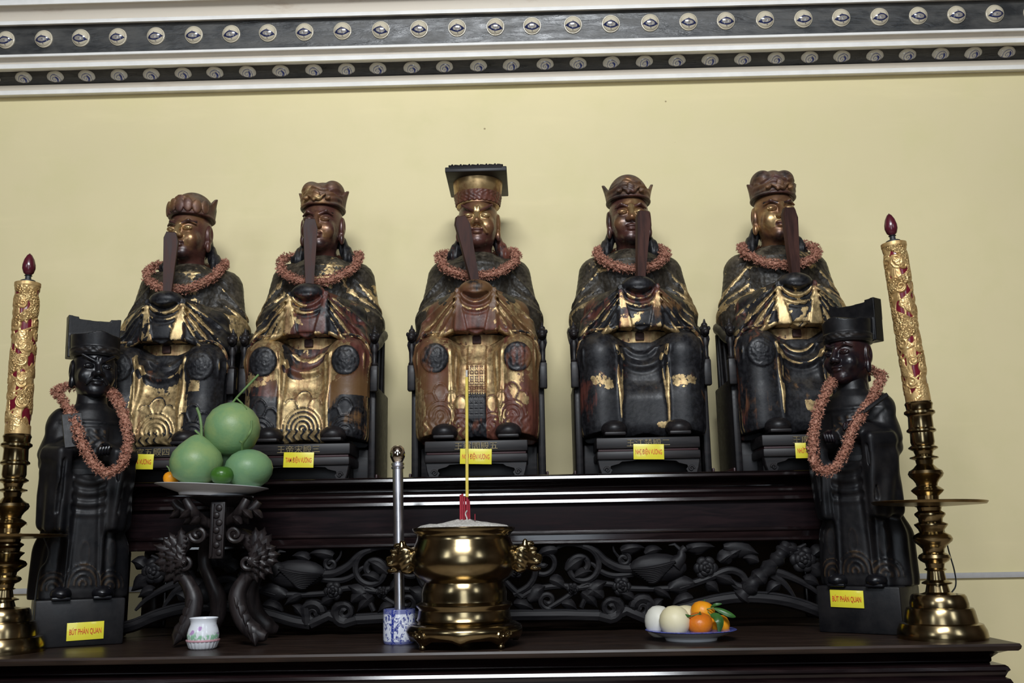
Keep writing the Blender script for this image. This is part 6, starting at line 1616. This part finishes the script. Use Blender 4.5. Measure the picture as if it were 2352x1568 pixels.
# centre block with the tall plaque, and the carved branches that carry the plate
mb = MB(); mb.lathe([(20 * sS, sp_(497, 1235).z), (30 * sS, sp_(497, 1215).z), (24 * sS, sp_(497, 1190).z), (28 * sS, sp_(497, 1165).z), (60 * sS, sp_(497, 1148).z), (70 * sS, sp_(497, 1143).z), (70 * sS, sp_(497, 1140).z)], 24)
mb.build('hub', M['stand'], stand)
pq = MB().box(tuple(sp_(500, 1217, -0.07)), (33 * sS, 0.016, 126 * sS), 0.003).build('plaque', M['stand'], stand)
for dx in (-13, 13): MB().box(tuple(sp_(500 + dx, 1217, -0.082)), (4 * sS, 0.008, 118 * sS), 0.001).build('plaque_rib', M['stand'], pq)
mb = MB()
for k in range(7): mb.ball(tuple(sp_(500 + (-1) ** k * 3, 1166 + 17 * k, -0.079)), (8 * sS, 0.006, 8 * sS), 10)
mb.build('plaque_carving', M['stand'], pq)
for sgn in (-1, 1):
    for (x1, y1, d) in ((98, 1152, -0.03), (70, 1146, -0.09), (85, 1148, 0.08)):
        pts = cr([sp_(497 + sgn * 14, 1205, d * 0.3), sp_(497 + sgn * 40, 1190, d * 0.6), sp_(497 + sgn * x1 * 0.8, 1172, d), sp_(497 + sgn * x1, y1, d)], 5)
        br = MB().tube(pts, lerp_list([11 * sS, 13 * sS, 12 * sS, 9 * sS], len(pts)), 10).build('branch', M['stand'], stand)
        for (fx, fy, ln) in ((0.55, 1186, 26), (0.85, 1170, 30)):
            b0 = sp_(497 + sgn * x1 * fx, fy, d - 0.015); dr = Vector((sgn * 0.75, -0.1, -0.65)); n_ = 6
            mb = MB(); leaf_mb(mb, [(b0 + dr * ln * sS * i / (n_ - 1), (0.5 + 9 * math.sin(math.pi * (0.1 + 0.88 * i / (n_ - 1)))) * sS) for i in range(n_)], 0.005, 0.006); mb.build('leaf', M['stand'], br)
    
pz = P(486, 1139, SY)
plate_mesh('offering_plate', 127 * S(486, 1125, SY), 0.030, M['porcelain'], M['porcelain'], (P(486, 1130, SY).x, SY, sp_(497, 1140).z + TABLE_Z + 0.001), 'plain white plate of pomelos on the carved stand', (0, R(3.0), 0))
pom = [(0, -0.93), (0.2, -1.0), (0.5, -0.94), (0.8, -0.66), (0.97, -0.28), (1.0, 0.05), (0.92, 0.40), (0.72, 0.70), (0.45, 0.90), (0.2, 0.99), (0.06, 0.97), (0, 0.95)]
pomp = [(0, -0.88), (0.2, -0.95), (0.5, -0.91), (0.82, -0.68), (0.98, -0.33), (1.0, -0.02), (0.90, 0.30), (0.68, 0.58), (0.44, 0.80), (0.26, 0.95), (0.12, 1.03), (0.03, 1.04), (0, 1.03)]
def stemmed(root, pts, rad, mat='stem'):
    MB().tube(cr(pts, 5), rad, 8).build('stem', M[mat], root)
r1, s1 = fruit_obj('pomelo', 451, 1056, SY - 0.045, 59, 56, M['pomelo'], 'pear shaped pale green pomelo with tall stem, resting on the white plate', 'pomelo', pomp, 'pomelos', n=40)
o = r1.location; stemmed(r1, [P(463, 1002, SY - 0.045) - o, P(462, 975, SY - 0.045) - o, P(458, 952, SY - 0.04) - o, P(452, 936, SY - 0.04) - o], [0.0042] * 16)
MB().tube([P(462, 1000, SY - 0.045) - o, P(452, 992, SY - 0.05) - o, P(448, 988, SY - 0.05) - o], 0.003, 6).build('twig', M['stem'], r1)
r2, s2 = fruit_obj('pomelo', 571, 1076, SY - 0.035, 54, 44, M['pomelo_b'], 'round green pomelo low on the white plate beside the lime', 'pomelo', pom, 'pomelos', n=40)
o = r2.location; stemmed(r2, [P(556, 1034, SY - 0.05) - o, P(558, 1018, SY - 0.07) - o, P(570, 1000, SY - 0.09) - o, P(577, 985, SY - 0.09) - o, P(578, 966, SY - 0.085) - o], [0.0035] * 21)
MB().tube([P(558, 1018, SY - 0.07) - o, P(550, 1012, SY - 0.075) - o], 0.003, 6).build('twig', M['stem'], r2)
r3, s3 = fruit_obj('pomelo', 533, 985, SY + 0.005, 63, 61, M['pomelo'], 'large round pomelo balanced on top of the pile', 'pomelo', pom, 'pomelos', n=40)
o = r3.location; stemmed(r3, [P(533, 926, SY + 0.005) - o, P(548, 908, SY) - o, P(570, 885, SY) - o, P(594, 860, SY) - o], [0.0034] * 16)
MB().tube([P(543, 914, SY) - o, P(556, 926, SY - 0.01) - o, P(566, 940, SY - 0.03) - o], 0.0025, 6).build('twig', M['stem'], r3)
r4, s4 = fruit_obj('pomelo', 512, 1062, SY + 0.085, 52, 52, M['pomelo_b'], 'green pomelo hidden at the back of the pile', 'pomelo', pom, 'pomelos', n=32)
r5, s5 = fruit_obj('lime', 510, 1091, SY - 0.095, 27, 21, M['lime'], 'small dark green lime between two pomelos', 'lime', tang)
r6, s6 = fruit_obj('mandarin', 393, 1098, SY - 0.01, 18, 16, M['orange'], 'small orange mandarin at the edge of the plain white plate', 'mandarin', tang)
o = r6.location; stemmed(r6, [P(390, 1086, SY - 0.01) - o, P(388, 1076, SY - 0.01) - o, P(383, 1070, SY - 0.01) - o], [0.002] * 11)
